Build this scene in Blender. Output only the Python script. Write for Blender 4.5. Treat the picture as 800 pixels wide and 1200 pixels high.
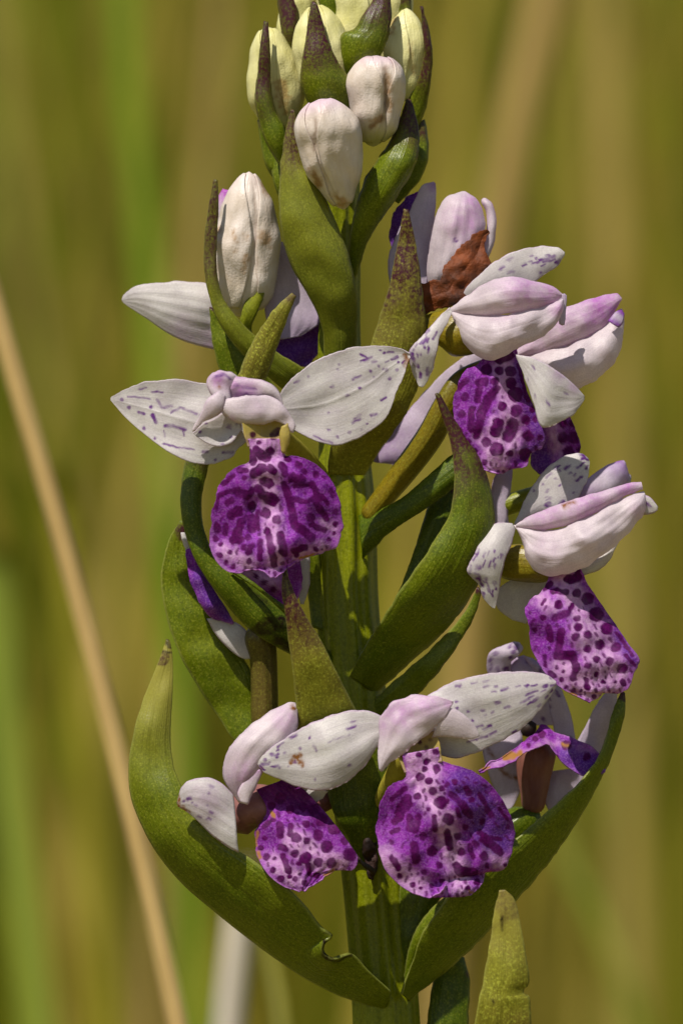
import bpy, math, random
import numpy as np
from mathutils import Vector, noise

# ------------------------------------------------------------------ start
for o in list(bpy.data.objects):
    bpy.data.objects.remove(o)
scene = bpy.context.scene
COL = scene.collection
S = 6e-5                # metres per drafting unit (0.06 mm)
CAM_D = 0.6             # camera to stem distance
CAM_H = 0.22            # height of the lens over the meadow
DPX = CAM_D / S

# ------------------------------------------------------------------ camera
cam_d = bpy.data.cameras.new('camera')
cam = bpy.data.objects.new('camera', cam_d)
COL.objects.link(cam)
cam.location = (0, -CAM_D, CAM_H)
cam.rotation_euler = (math.pi / 2, 0, 0)
cam_d.sensor_fit = 'VERTICAL'
cam_d.sensor_height = 24
cam_d.lens = 200
cam_d.clip_start = 0.02
cam_d.clip_end = 2000
cam_d.dof.use_dof = True
cam_d.dof.focus_distance = CAM_D - 105 * S
cam_d.dof.aperture_fstop = 25
scene.camera = cam

# ------------------------------------------------------------------ sky, sun, exposure
SUN_EL = math.radians(57)
SUN_AZ = math.radians(-34)          # from behind the photographer, to the left
world = bpy.data.worlds.new('World')
scene.world = world
world.use_nodes = True
wn = world.node_tree
sky = wn.nodes.new('ShaderNodeTexSky')
sky.sky_type = 'NISHITA'
sky.sun_disc = False
sky.sun_elevation = SUN_EL
sky.sun_rotation = math.pi - SUN_AZ
bg = wn.nodes['Background']
bg.inputs['Strength'].default_value = 0.065
wn.links.new(sky.outputs[0], bg.inputs['Color'])
sun_d = bpy.data.lights.new('sun', 'SUN')
sun_d.energy = 4.6
sun_d.angle = math.radians(0.53)
sun_d.color = (1.0, 0.94, 0.84)
sun = bpy.data.objects.new('sun', sun_d)
COL.objects.link(sun)
sd = Vector((math.sin(SUN_AZ) * math.cos(SUN_EL), -math.cos(SUN_AZ) * math.cos(SUN_EL), math.sin(SUN_EL)))
sun.rotation_euler = sd.to_track_quat('Z', 'Y').to_euler()
sun.location = (-1, -2, 3)
vs = scene.view_settings
vs.view_transform = 'Standard'
vs.look = 'None'
vs.exposure = 0.3
vs.gamma = 1.0
vs.use_curve_mapping = False
scene.render.engine = 'CYCLES'

# ------------------------------------------------------------------ material helpers
def lin(r, g, b):
    f = lambda c: c / 12.92 if c <= 0.04045 else ((c + 0.055) / 1.055) ** 2.4
    return (f(r / 255), f(g / 255), f(b / 255), 1)

class NT:
    def __init__(self, name):
        self.m = bpy.data.materials.new(name)
        self.m.use_nodes = True
        self.t = self.m.node_tree
        self.t.nodes.clear()
        self.out = self.n('ShaderNodeOutputMaterial')
    def n(self, t, **kw):
        x = self.t.nodes.new(t)
        for k, v in kw.items():
            setattr(x, k, v)
        return x
    def l(self, a, b):
        self.t.links.new(a, b)
    def set(self, sock, v):
        if hasattr(v, 'is_output'):
            self.l(v, sock)
        else:
            sock.default_value = v
    def mix(self, f, a, b, mode='MIX'):
        x = self.n('ShaderNodeMix', data_type='RGBA', blend_type=mode)
        self.set(x.inputs[0], f); self.set(x.inputs[6], a); self.set(x.inputs[7], b)
        return x.outputs[2]
    def math(self, op, a, b=0.0, clamp=False):
        x = self.n('ShaderNodeMath', operation=op, use_clamp=clamp)
        self.set(x.inputs[0], a); self.set(x.inputs[1], b)
        return x.outputs[0]
    def ramp(self, f, lo, hi, a=0.0, b=1.0):
        x = self.n('ShaderNodeMapRange', clamp=True)
        self.set(x.inputs[0], f)
        for i, v in enumerate((lo, hi, a, b)):
            x.inputs[i + 1].default_value = v
        return x.outputs[0]
    def coord(self, kind='Object'):
        return self.n('ShaderNodeTexCoord').outputs[kind]
    def noise(self, vec, scale, detail=3, rough=0.55):
        x = self.n('ShaderNodeTexNoise')
        self.l(vec, x.inputs['Vector'])
        x.inputs['Scale'].default_value = scale
        x.inputs['Detail'].default_value = detail
        x.inputs['Roughness'].default_value = rough
        return x.outputs['Fac']
    def stretch(self, vec, sx, sy, sz):
        x = self.n('ShaderNodeMapping')
        self.l(vec, x.inputs['Vector'])
        x.inputs['Scale'].default_value = (sx, sy, sz)
        return x.outputs[0]
    def paint(self):
        a = self.n('ShaderNodeAttribute', attribute_name='paint')
        s = self.n('ShaderNodeSeparateColor')
        self.l(a.outputs['Color'], s.inputs[0])
        return s.outputs[0], s.outputs[1], s.outputs[2], a.outputs['Alpha']
    def bump(self, h, strength, dist, normal=None):
        x = self.n('ShaderNodeBump')
        self.l(h, x.inputs['Height'])
        x.inputs['Strength'].default_value = strength
        x.inputs['Distance'].default_value = dist
        if normal: self.l(normal, x.inputs['Normal'])
        return x.outputs[0]
    def finish(self, col, rough=0.5, normal=None, trans=0.0, tcol=None, spec=0.4):
        p = self.n('ShaderNodeBsdfPrincipled')
        self.set(p.inputs['Base Color'], col)
        self.set(p.inputs['Roughness'], rough)
        p.inputs['Specular IOR Level'].default_value = spec
        if normal: self.l(normal, p.inputs['Normal'])
        sh = p.outputs[0]
        if trans > 0:
            t = self.n('ShaderNodeBsdfTranslucent')
            self.set(t.inputs['Color'], tcol if tcol is not None else col)
            mx = self.n('ShaderNodeMixShader')
            mx.inputs[0].default_value = trans
            self.l(sh, mx.inputs[1]); self.l(t.outputs[0], mx.inputs[2])
            sh = mx.outputs[0]
        self.l(sh, self.out.inputs['Surface'])
        return self.m

def mat_petal(name, white, tint=(176, 92, 190), rough=0.5, mark=(104, 42, 132)):
    t = NT(name)
    co = t.coord(); uv = t.coord('UV')
    R, G, B, A = t.paint()
    soft = t.noise(co, 700, 4)
    c = t.mix(t.ramp(soft, 0.35, 0.7), white, (white[0] * .84, white[1] * .81, white[2] * .85, 1))
    # faint lengthwise veins
    veins = t.noise(t.stretch(uv, 30, 1.2, 1), 1.0, 3)
    c = t.mix(t.ramp(veins, 0.5, 0.7, 0, 0.22), c, lin(176, 158, 178))
    tn = t.math('MULTIPLY', G, t.ramp(t.noise(co, 1900, 4), 0.3, 0.66, 0.55, 1.5), clamp=True)
    c = t.mix(tn, c, lin(*tint))
    c = t.mix(t.math('MULTIPLY', R, t.ramp(t.noise(co, 1200, 2), .35, .6, .45, 1.0)), c, lin(*mark))
    br = t.math('MULTIPLY', B, t.ramp(t.noise(co, 2600, 3), 0.3, 0.6, 0.4, 1.2), clamp=True)
    c = t.mix(br, c, lin(140, 88, 28))
    cells = t.noise(co, 9000, 2)
    n1 = t.bump(veins, 0.22, 0.00010)
    n1 = t.bump(t.noise(co, 900, 2), 0.2, 0.0002, n1)
    n2 = t.bump(cells, 0.35, 0.00006, n1)
    c = t.mix(t.ramp(cells, 0.38, 0.62, 0.0, 0.14), c, (0.16, 0.13, 0.15, 1))  # fine grey shadows of the cells, mixed into the petal colour
    return t.finish(c, 0.42, n2, 0.38, c, 0.34)

def mat_lip(name='lip_purple'):
    t = NT(name)
    co = t.coord()
    R, G, B, A = t.paint()
    nz = t.noise(co, 1500, 4)
    base = t.mix(t.ramp(nz, 0.35, 0.65), lin(140, 46, 162), lin(100, 24, 124))
    pale = t.mix(t.ramp(t.noise(co, 2600, 3), 0.3, 0.7), lin(218, 176, 214), lin(176, 118, 178))
    base = t.mix(A, base, pale)
    base = t.mix(G, base, lin(88, 44, 140))
    cells = t.noise(co, 8000, 2)
    base = t.mix(t.ramp(cells, 0.45, 0.7, 0.0, 0.22), base, lin(214, 160, 226))
    c = t.mix(R, base, t.mix(t.ramp(t.noise(co, 4000, 2), .3, .7), lin(62, 0, 62), lin(88, 2, 84)))
    c = t.mix(B, c, lin(150, 104, 50))
    n1 = t.bump(nz, 0.35, 0.0002)
    n2 = t.bump(cells, 0.6, 0.00006, n1)
    return t.finish(c, t.ramp(t.noise(co, 6000, 1), .64, .74, .6, .28), n2, 0.12, c, 0.12)

def mat_green(name, a, b, speck=0.5, dry=(156, 146, 62), gs=8200):
    t = NT(name)
    co = t.coord(); uv = t.coord('UV')
    R, G, B, A = t.paint()
    big = t.noise(co, 260, 3)
    c = t.mix(t.ramp(big, 0.3, 0.7), lin(*a), lin(*b))
    vn = t.noise(t.stretch(uv, 22, 1.2, 1), 1.0, 2)
    c = t.mix(t.ramp(vn, 0.5, 0.75, 0, 0.28), c, lin(a[0] * 0.72, a[1] * 0.72, a[2] * 0.7))
    grain = t.noise(co, gs, 2, 0.6)
    c = t.mix(t.ramp(grain, 0.52, 0.66, 0, speck), c, lin(168, 170, 58))
    c = t.mix(t.ramp(t.noise(co, 4300, 2, 0.6), 0.5, 0.66, 0, 0.4), c, lin(a[0] * .5, a[1] * .5, 2))
    c = t.mix(G, c, lin(*dry))
    pr = t.math('MULTIPLY', R, t.ramp(t.noise(co, gs * .62, 3, 0.7), 0.36, 0.64, 1.45, 0.45), clamp=True)
    c = t.mix(pr, c, lin(66, 22, 36))
    c = t.mix(t.math('MULTIPLY', A, 0.6), c, lin(158, 160, 84))
    bw = t.math('MULTIPLY', B, t.ramp(t.noise(co, 3200, 3), 0.3, 0.6, 1.2, 0.6), clamp=True)
    c = t.mix(bw, c, lin(30, 14, 7))
    n1 = t.bump(vn, 0.3, 0.00025)
    n2 = t.bump(t.noise(co, 6800, 1), 0.25, 0.00006, n1)
    return t.finish(c, 0.36, n2, 0.2, t.mix(0.45, c, lin(160, 168, 20)), 0.34)

def mat_bud(name, a, b, tip=(196, 150, 196)):
    t = NT(name)
    co = t.coord(); uv = t.coord('UV')
    R, G, B, A = t.paint()
    c = t.mix(t.ramp(t.noise(co, 520, 4), 0.32, 0.68), lin(*a), lin(*b))
    vn = t.noise(t.stretch(uv, 34, 2.2, 1), 1.0, 3)
    c = t.mix(t.ramp(vn, 0.5, 0.75, 0, 0.16), c, lin(b[0] * .8, b[1] * .78, b[2] * .7))
    c = t.mix(G, c, lin(*tip))
    c = t.mix(A, c, lin(150, 156, 44))
    br = t.math('MULTIPLY', B, t.ramp(t.noise(co, 2600, 3), 0.3, 0.6, 0.35, 1.2), clamp=True)
    c = t.mix(t.math('MULTIPLY', br, 0.65), c, lin(158, 112, 40))
    c = t.mix(t.math('MULTIPLY', R, 0.7), c, lin(116, 74, 36))
    n1 = t.bump(vn, 0.3, 0.0002)
    n1 = t.bump(t.noise(t.stretch(co, 1, 1, .45), 900, 3), 0.3, 0.0004, n1)
    n2 = t.bump(t.noise(co, 7500, 2), 0.4, 0.00007, n1)
    return t.finish(c, 0.42, n2, 0.15, c, 0.42)

def mat_plain(name, a, b, scale, rough=0.6, bump=0.0002, trans=0.0, sx=1, sz=1):
    t = NT(name)
    co = t.stretch(t.coord(), sx, sx, sz)
    nz = t.noise(co, scale, 5, 0.65)
    c = t.mix(t.ramp(nz, 0.3, 0.7), lin(*a), lin(*b))
    return t.finish(c, rough, t.bump(nz, 0.6, bump), trans, c, 0.35)

M = {
    'petal': mat_petal('petal_white', lin(220, 215, 212)),
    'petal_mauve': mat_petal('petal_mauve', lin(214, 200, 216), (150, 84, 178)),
    'hood': mat_petal('hood_pinkish', lin(230, 217, 222), (190, 96, 196)),
    'throat_yellow': mat_petal('throat_yellow', lin(196, 176, 84), (196, 160, 160), 0.5, (78, 10, 40)),
    'lip': mat_lip(),
    'green': mat_green('bract_green', (80, 98, 3), (104, 114, 6), 0.38),
    'green_dark': mat_green('bract_deep_green', (64, 86, 3), (84, 98, 5), 0.32),
    'green_dry': mat_green('bract_speckled', (134, 134, 34), (112, 98, 36), 0.85, gs=6000),
    'stem': mat_green('stem_green', (134, 140, 3), (110, 118, 3), 0.35),
    'bud_yellow': mat_bud('bud_yellowish', (226, 220, 164), (206, 200, 128)),
    'bud_white': mat_bud('bud_white', (226, 214, 206), (206, 190, 174)),
    'ovary': mat_green('ovary_ochre', (138, 116, 20), (102, 92, 14), 0.35),
    'ovary_green': mat_green('ovary_green', (136, 138, 24), (104, 114, 16), 0.35),
    'ovary_brown': mat_green('ovary_brown', (112, 92, 40), (84, 74, 32), 0.3),
    'throat': mat_plain('throat_mauve', (150, 104, 96), (118, 70, 74), 900, 0.5, 0.0001, 0.15),
    'spur': mat_plain('spur_brown', (158, 106, 92), (124, 72, 62), 900, 0.55, 0.0002, 0.25, 1, 0.25),
    'column': mat_plain('column_yellow', (176, 166, 60), (140, 128, 40), 1200, 0.5, 0.0001, 0.1),
    'dead': mat_plain('dead_brown', (136, 64, 10), (20, 9, 4), 380, 0.7, 0.0008),
    'stub': mat_plain('withered_brown', (58, 30, 26), (26, 14, 10), 1100, 0.7, 0.0004),
    'black': mat_plain('charred', (22, 14, 10), (44, 26, 14), 1200, 0.7, 0.0002),
}

# ------------------------------------------------------------------ geometry helpers
ROOT = (0.0042, 0.0, 0.0)

def to3(x, y, d):
    """drafting units (right, down, towards the viewer) -> plant space in metres"""
    k = 1 - d / DPX
    return np.stack([(x - 400) * S * k - ROOT[0], -d * S + 0 * x, (600 - y) * S * k + CAM_H], -1)

def spline(P, n):
    P = np.array(P, float)
    if len(P) == 2:
        t = np.linspace(0, 1, n)[:, None]
        return P[0] * (1 - t) + P[1] * t
    seg = np.sqrt(((P[1:, :2] - P[:-1, :2]) ** 2).sum(1)) ** 0.5
    t = np.concatenate([[0], np.cumsum(np.maximum(seg, 1e-3))])
    m = np.zeros_like(P)
    m[1:-1] = (P[2:] - P[:-2]) / (t[2:] - t[:-2])[:, None]
    m[0] = (P[1] - P[0]) / (t[1] - t[0]); m[-1] = (P[-1] - P[-2]) / (t[-1] - t[-2])
    # dense, then resample by arc length
    q = np.linspace(0, t[-1], 400)
    i = np.clip(np.searchsorted(t, q, 'right') - 1, 0, len(t) - 2)
    h = (t[i + 1] - t[i])[:, None]; s = ((q - t[i]) / (t[i + 1] - t[i]))[:, None]
    D = (2*s**3 - 3*s**2 + 1) * P[i] + (s**3 - 2*s**2 + s) * h * m[i] + (-2*s**3 + 3*s**2) * P[i+1] + (s**3 - s**2) * h * m[i+1]
    a = np.concatenate([[0], np.cumsum(np.sqrt(((D[1:, :2] - D[:-1, :2]) ** 2).sum(1)))])
    w = np.linspace(0, a[-1], n)
    return np.stack([np.interp(w, a, D[:, k]) for k in range(P.shape[1])], 1)

def vnoise(x, y, f, z=0.0):
    return np.array([noise.noise(Vector((a * f, b * f, z))) for a, b in zip(x.ravel(), y.ravel())]).reshape(x.shape)

def sm(a, b, x):
    t = np.clip((x - a) / (b - a), 0, 1)
    return t * t * (3 - 2 * t)

class Geo:
    def __init__(self):
        self.v, self.f, self.uv, self.c = [], [], [], []
        self.n = 0
    def grid(self, X, Y, D, U, V, C, wrap=False, flip=False):
        nv, nu = X.shape
        self.v.append(to3(X.ravel(), Y.ravel(), D.ravel()))
        self.uv.append(np.stack([U.ravel(), V.ravel()], 1))
        self.c.append(C.reshape(-1, 4))
        idx = np.arange(nv * nu).reshape(nv, nu) + self.n
        if wrap:
            idx = np.concatenate([idx, idx[:, :1]], 1)
        q = np.stack([idx[:-1, :-1], idx[1:, :-1], idx[1:, 1:], idx[:-1, 1:]], -1).reshape(-1, 4)
        if flip: q = q[:, ::-1]
        self.f.append(q)
        self.n += nv * nu

def build(name, geo, mat, parent, thick=0.0, label=None, smooth=True):
    me = bpy.data.meshes.new(name)
    V = np.concatenate(geo.v); F = np.concatenate(geo.f)
    me.from_pydata(V.tolist(), [], F.tolist())
    uvl = me.uv_layers.new(name='UVMap')
    li = np.zeros(len(me.loops), int); me.loops.foreach_get('vertex_index', li)
    uvl.data.foreach_set('uv', np.concatenate(geo.uv)[li].ravel().astype(np.float32))
    ca = me.color_attributes.new('paint', 'FLOAT_COLOR', 'POINT')
    ca.data.foreach_set('color', np.clip(np.concatenate(geo.c), 0, 1).ravel().astype(np.float32))
    me.materials.append(M[mat] if isinstance(mat, str) else mat)
    me.polygons.foreach_set('use_smooth', [smooth] * len(me.polygons))
    o = bpy.data.objects.new(name, me)
    COL.objects.link(o)
    o.parent = parent
    if thick > 0:
        md = o.modifiers.new('thickness', 'SOLIDIFY')
        md.thickness = thick * S
        md.offset = 0
    if label: o['label'] = label
    return o

def pts3(P, d, n):
    """edge polyline with optional own depth; missing depths from the profile d"""
    P = [tuple(p) for p in P]
    L = np.array([p[:2] for p in P], float)
    a = np.concatenate([[0], np.cumsum(np.sqrt(((L[1:] - L[:-1]) ** 2).sum(1)))]); a /= a[-1]
    dd = np.interp(a, np.linspace(0, 1, len(d)), d)
    Q = [(p[0], p[1], p[2] if len(p) > 2 else q) for p, q in zip(P, dd)]
    return spline(Q, n)

def patch(g, L, R, d=(0, 0), cup=10, res=3.0, dR=None, paint=None, ripple=1.0, rf=0.03, pw=1.0, jit=0.7,
          ridge=0.0, nr=5, back=False, seed=0, crease=0.0, curl=0.0, warp=0.0, roof=None):
    """a petal or bract: sheet spanned between its two margins, arched by cup towards the viewer"""
    la = np.array([p[:2] for p in L], float); lr = np.array([p[:2] for p in R], float)
    ln = max(np.sqrt(((la[1:] - la[:-1]) ** 2).sum(1)).sum(), np.sqrt(((lr[1:] - lr[:-1]) ** 2).sum(1)).sum())
    nv = int(min(max(ln / res, 10), 190))
    A = pts3(L, d, nv); B = pts3(R, dR or d, nv)
    W = np.sqrt(((A[:, :2] - B[:, :2]) ** 2).sum(1))
    nu = int(min(max(W.max() / res, 7), 130)) | 1
    u = np.linspace(0, 1, nu)[None, :]; v = np.linspace(0, 1, nv)[:, None]
    U = u + 0 * v; V = v + 0 * u
    X = A[:, 0:1] * (1 - u) + B[:, 0:1] * u
    Y = A[:, 1:2] * (1 - u) + B[:, 1:2] * u
    D = A[:, 2:3] * (1 - u) + B[:, 2:3] * u
    wn_ = (W / max(W.max(), 1e-6))[:, None]
    e = (1 - (2 * u - 1) ** 2)
    env = wn_ * (e ** pw if roof is None else 1 - np.abs(2 * u - 1) ** roof)
    if jit > 0:
        j = (vnoise(X, Y, 0.07, seed + 3.3) * 1.6 + vnoise(X, Y, 0.22, seed + 8.3) * .7) * jit * (1 - e) ** 2
        X = X + j; Y = Y + j
    BD = cup * env
    BD = BD + ridge * np.cos(2 * math.pi * nr * U) * e * wn_
    BD = BD + crease * (np.abs(2 * U - 1) ** 0.6 - 1) * wn_
    BD = BD + ripple * 4 * vnoise(X, Y, rf, seed + 0.7) * (0.35 + 0.65 * e)
    BD = BD - curl * (1 - e) ** 3 + warp * vnoise(X, Y, 0.016, seed + 4.1) * wn_
    C = np.zeros(X.shape + (4,))
    if paint is not None:
        C = paint(X, Y, U, V, C)
    g.grid(X, Y, D + BD, U, V, C)
    if back:
        g.grid(X, Y, D - abs(cup) * 0.8 * env - 0.2, U, V, C, flip=True)
    return X, Y

def tube(g, P, sides=20, res=4, ribs=0, rib=0.0, flat=1.0, paint=None, bumpy=0.0, cap=True, twist=0.0):
    """P: (x, y, radius, depth)"""
    P = [(p[0], p[1], p[2], p[3]) for p in P]
    a = np.array(P, float)
    ln = np.sqrt(((a[1:, :2] - a[:-1, :2]) ** 2).sum(1)).sum()
    n = int(min(max(ln / res, 8), 260))
    Q = spline(P, n)
    T = np.gradient(Q[:, [0, 1, 3]], axis=0)
    T /= np.sqrt((T ** 2).sum(1))[:, None]
    F = np.array([0, 0, 1.0])
    N = np.cross(T, F); N /= np.sqrt((N ** 2).sum(1))[:, None]
    Bn = np.cross(N, T)
    Bn[Bn[:, 2] < 0] *= -1
    th = np.linspace(0, 2 * math.pi, sides, endpoint=False)[None, :]
    v = np.linspace(0, 1, n)[:, None]
    r = Q[:, 2:3] * (1 + rib * np.cos(ribs * (th + twist * v)) + rib * 0.5 * np.cos((ribs + 4) * th + 1)) if ribs else Q[:, 2:3] + 0 * th
    if cap:
        k = np.minimum(np.arange(n), np.arange(n)[::-1])[:, None] * (ln / n) / np.maximum(Q[:, 2:3], 1e-3)
        r = r * np.sqrt(np.clip(1 - (1 - np.clip(k, 0, 1)) ** 2, 0.0004, 1))
    X = Q[:, 0:1] + r * (np.cos(th) * N[:, 0:1] + flat * np.sin(th) * Bn[:, 0:1])
    Y = Q[:, 1:2] + r * (np.cos(th) * N[:, 1:2] + flat * np.sin(th) * Bn[:, 1:2])
    D = Q[:, 3:4] + r * (np.cos(th) * N[:, 2:3] + flat * np.sin(th) * Bn[:, 2:3])
    if bumpy:
        w = vnoise(X, Y, 0.05, 2.0) * bumpy
        X = X + w; D = D + w
    U = th / (2 * math.pi) + 0 * v; V = v + 0 * th
    C = np.zeros(X.shape + (4,))
    if paint is not None: C = paint(X, Y, U, V, C)
    g.grid(X, Y, D, U, V, C, wrap=True)

# ---- paint helpers: pigment masks (marks that belong to the tissue itself)
def caps(X, Y, rows, soft=0.9, wob=1.2, seed=0.0):
    m = np.zeros(X.shape)
    x = X + vnoise(X, Y, 0.16, seed) * wob; y = Y + vnoise(X, Y, 0.16, seed + 9) * wob
    for (x1, y1, x2, y2, r) in rows:
        dx, dy = x2 - x1, y2 - y1
        q = dx * dx + dy * dy
        t = np.clip(((x - x1) * dx + (y - y1) * dy) / q, 0, 1) if q > 0 else 0
        ds = np.sqrt((x - x1 - t * dx) ** 2 + (y - y1 - t * dy) ** 2)
        m = np.maximum(m, 1 - sm(r - soft, r + soft, ds))
    return m

def rows(txt, ox, oy, k, rs=1.0):
    out = []
    for tok in txt.split():
        a = [float(q) for q in tok.split(',')]
        if len(a) == 3: a = [a[0], a[1], a[0], a[1], a[2]]
        out.append((ox + a[0] / k, oy + a[1] / k, ox + a[2] / k, oy + a[3] / k, a[4] / k * rs))
    return out

def dashes(X, Y, U, V, n, seed, umin=0.08, umax=0.92, vmin=0.15, vmax=0.95, ln=0.035, r=1.5, keep=None):
    rnd = random.Random(seed)
    nv, nu = X.shape
    out = []
    for _ in range(n * 3):
        lane = rnd.randint(0, 9) / 9
        u0 = umin + (umax - umin) * lane + rnd.uniform(-.025, .025); v0 = rnd.uniform(vmin, vmax)
        if keep and not keep(u0, v0): continue
        L = ln * rnd.uniform(0.1, 1.6)
        i0, i1 = int(v0 * (nv - 1)), int(min(v0 + L, 1) * (nv - 1)); j = int(min(max(u0, 0), 1) * (nu - 1))
        out.append((X[i0, j], Y[i0, j], X[i1, j], Y[i1, j], r * rnd.uniform(0.6, 1.25)))
        if len(out) >= n: break
    return caps(X, Y, out, 0.8, 1.6, seed * 1.7)

def p_bract(tip=0.35, edge=0.25, pale=0.6, gdry=0.0, brown=None, seed=0, tipg=0.0, tipl=0.2, strength=1.0):
    def f(X, Y, U, V, C):
        e = np.minimum(U, 1 - U) * 2
        nz = vnoise(X, Y, 0.05, seed + 5)
        C[..., 0] = strength * np.clip((1 - sm(tip * 0.4, tip * 1.15 + 1e-3, V + 0.12 * nz)) + edge * (1 - sm(0, 0.22, e)) * (1 - 0.6 * V), 0, 1)
        C[..., 1] = np.clip(gdry * (1 - 0.5 * V) + tipg * (1 - sm(0.0, tipl, V)), 0, 1)
        C[..., 3] = pale * (1 - sm(0.02, 0.10, e)) * (V > 0.02)
        if brown:
            C[..., 2] = caps(X, Y, brown, 1.2, 2.0, seed)
        return C
    return f

def p_petal(n=0, seed=1, tint=(), brown=(), spots=(), base_tint=0.0, tip_tint=0.0, edge_tint=0.25, **kw):
    def f(X, Y, U, V, C):
        if n: C[..., 0] = dashes(X, Y, U, V, n, seed, **kw)
        if spots: C[..., 0] = np.maximum(C[..., 0], caps(X, Y, spots, 0.8, 1.2, seed))
        e = np.minimum(U, 1 - U) * 2
        g_ = base_tint * (1 - sm(0, 0.5, V)) + tip_tint * sm(0.5, 1, V) + edge_tint * (1 - sm(0.0, 0.09, e))
        for (x, y, r, a) in tint:
            g_ = np.maximum(g_, .8 * a * (1 - sm(0, r * 1.15, np.sqrt((X - x) ** 2 + (Y - y) ** 2))))
        C[..., 1] = np.clip(g_, 0, 1)
        if brown: C[..., 2] = caps(X, Y, brown, 2.0, 4.0, seed)
        return C
    return f

# ------------------------------------------------------------------ ground
def gz(x, y):
    """meadow: level around the plant, climbing gently behind it"""
    r = max(0.0, y - 1.2)
    return 0.17 * r - 0.17 * 1.2 * (1 - math.exp(-r / 1.2)) if r < 14 else 0.17 * 14 - 0.204 + 0.05 * (r - 14)

def make_ground():
    xs = sorted(set([-900, -300, -100, -40, -15] + [i * 0.5 for i in range(-16, 17)] + [15, 40, 100, 300, 900]))
    ys = sorted(set([-900, -300, -100, -30, -8, -3] + [i * 0.25 for i in range(-6, 61)] + [18, 25, 40, 80, 200, 500, 900]))
    vs_, fs = [], []
    for y in ys:
        for x in xs:
            b = 0.012 * noise.noise(Vector((x * 1.3, y * 1.3, 0))) if math.hypot(x, y) > 0.4 else 0
            vs_.append((x, y, gz(x, y) + b))
    w = len(xs)
    for j in range(len(ys) - 1):
        for i in range(w - 1):
            fs.append((j * w + i, j * w + i + 1, (j + 1) * w + i + 1, (j + 1) * w + i))
    me = bpy.data.meshes.new('meadow_ground')
    me.from_pydata(vs_, [], fs)
    t = NT('meadow_soil')
    co = t.coord()
    a = t.noise(co, 3, 5); b = t.noise(co, 60, 5, 0.7)
    c = t.mix(t.ramp(a, 0.35, 0.65), lin(128, 120, 44), lin(138, 120, 56))
    c = t.mix(t.ramp(b, 0.4, 0.7, 0, 0.6), c, lin(70, 78, 24))
    me.materials.append(t.finish(c, 0.9, t.bump(b, 0.8, 0.01), 0, None, 0.2))
    me.polygons.foreach_set('use_smooth', [True] * len(me.polygons))
    o = bpy.data.objects.new('meadow_ground', me)
    COL.objects.link(o)
    o['kind'] = 'structure'
    o['label'] = 'meadow floor under tall grass behind the orchid'
make_ground()

def grass_mat(name):
    t = NT(name)
    a = t.n('ShaderNodeAttribute', attribute_name='tone')
    nz = t.noise(t.stretch(t.coord(), 1, 1, 0.2), 300, 3)
    c = t.mix(t.ramp(nz, 0.3, 0.7, 0, 0.3), a.outputs['Color'], lin(100, 98, 14))
    return t.finish(c, 0.55, None, 0.3, c, 0.25)
GRASS = grass_mat('meadow_grass')

def blade_mesh(name, blades):
    """blades: (x, y, height, width, lean_x, lean_y, rgb)"""
    V, F, C = [], [], []
    for (x, y, h, w, lx, ly, col, a) in blades:
        z0 = gz(x, y) - 0.01
        b = len(V)
        ca, sa = math.cos(a), math.sin(a)
        for k, (t, ww) in enumerate(((0, .8), (.35, 1), (.7, .7), (1, .08))):
            bx, by, bz = x + lx * t * t, y + ly * t * t, z0 + h * t
            V += [(bx - w * ww * ca, by - w * ww * sa, bz), (bx - sa * w * .35 * ww, by + ca * w * .35 * ww, bz), (bx + w * ww * ca, by + w * ww * sa, bz)]
            C += [col] * 3
        for k in range(3):
            q = b + 3 * k
            F += [(q, q + 1, q + 4, q + 3), (q + 1, q + 2, q + 5, q + 4)]
    me = bpy.data.meshes.new(name)
    me.from_pydata(V, [], F)
    ca = me.color_attributes.new('tone', 'FLOAT_COLOR', 'POINT')
    ca.data.foreach_set('color', np.array(C, np.float32).ravel())
    me.materials.append(GRASS)
    me.polygons.foreach_set('use_smooth', [True] * len(me.polygons))
    return me

TONES = [(122, 130, 22), (136, 134, 30), (112, 124, 18), (168, 148, 66), (156, 138, 50), (138, 132, 32), (180, 158, 86), (150, 130, 46)]
def tone(rnd, bias):
    c = TONES[min(len(TONES) - 1, max(0, int(rnd.gauss(3 + 3 * bias, 2.0))))]
    k = rnd.uniform(0.85, 1.12)
    return lin(min(c[0] * k, 255), min(c[1] * k, 255), min(c[2] * k, 255))

def make_grass():
    rnd = random.Random(11)
    bl = []
    def add(n, y0, y1, half0, half1, hmin, hmax, wmin, wmax):
        for _ in range(n):
            f = rnd.random()
            y = y0 + (y1 - y0) * f
            half = half0 + (half1 - half0) * f
            x = rnd.uniform(-half, half)
            bias = noise.noise(Vector((x / (0.6 + y) * 9, y * 0.8, 3)))
            bl.append((x, y, rnd.uniform(hmin, hmax), rnd.uniform(wmin, wmax), rnd.gauss(0, 0.05), rnd.gauss(0, 0.05), tone(rnd, bias), rnd.uniform(-0.9, 0.9)))
    add(350, 0.55, 1.2, 0.5, 0.7, 0.30, 0.55, 0.0010, 0.0022)
    add(3200, 1.2, 2.2, 0.7, 1.0, 0.32, 0.62, 0.0013, 0.0028)
    add(7000, 2.2, 4.2, 1.0, 1.5, 0.35, 0.7, 0.0016, 0.0034)
    add(9000, 4.2, 8.5, 1.6, 2.8, 0.4, 0.75, 0.003, 0.006)
    add(1500, -0.25, 0.5, 0.9, 0.9, 0.04, 0.11, 0.0010, 0.0022)
    o = bpy.data.objects.new('meadow_grass', blade_mesh('meadow_grass', bl))
    COL.objects.link(o)
    o['kind'] = 'stuff'
    o['label'] = 'blurred olive and straw coloured meadow grass behind the orchid'
    o['category'] = 'grass'
make_grass()

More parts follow.
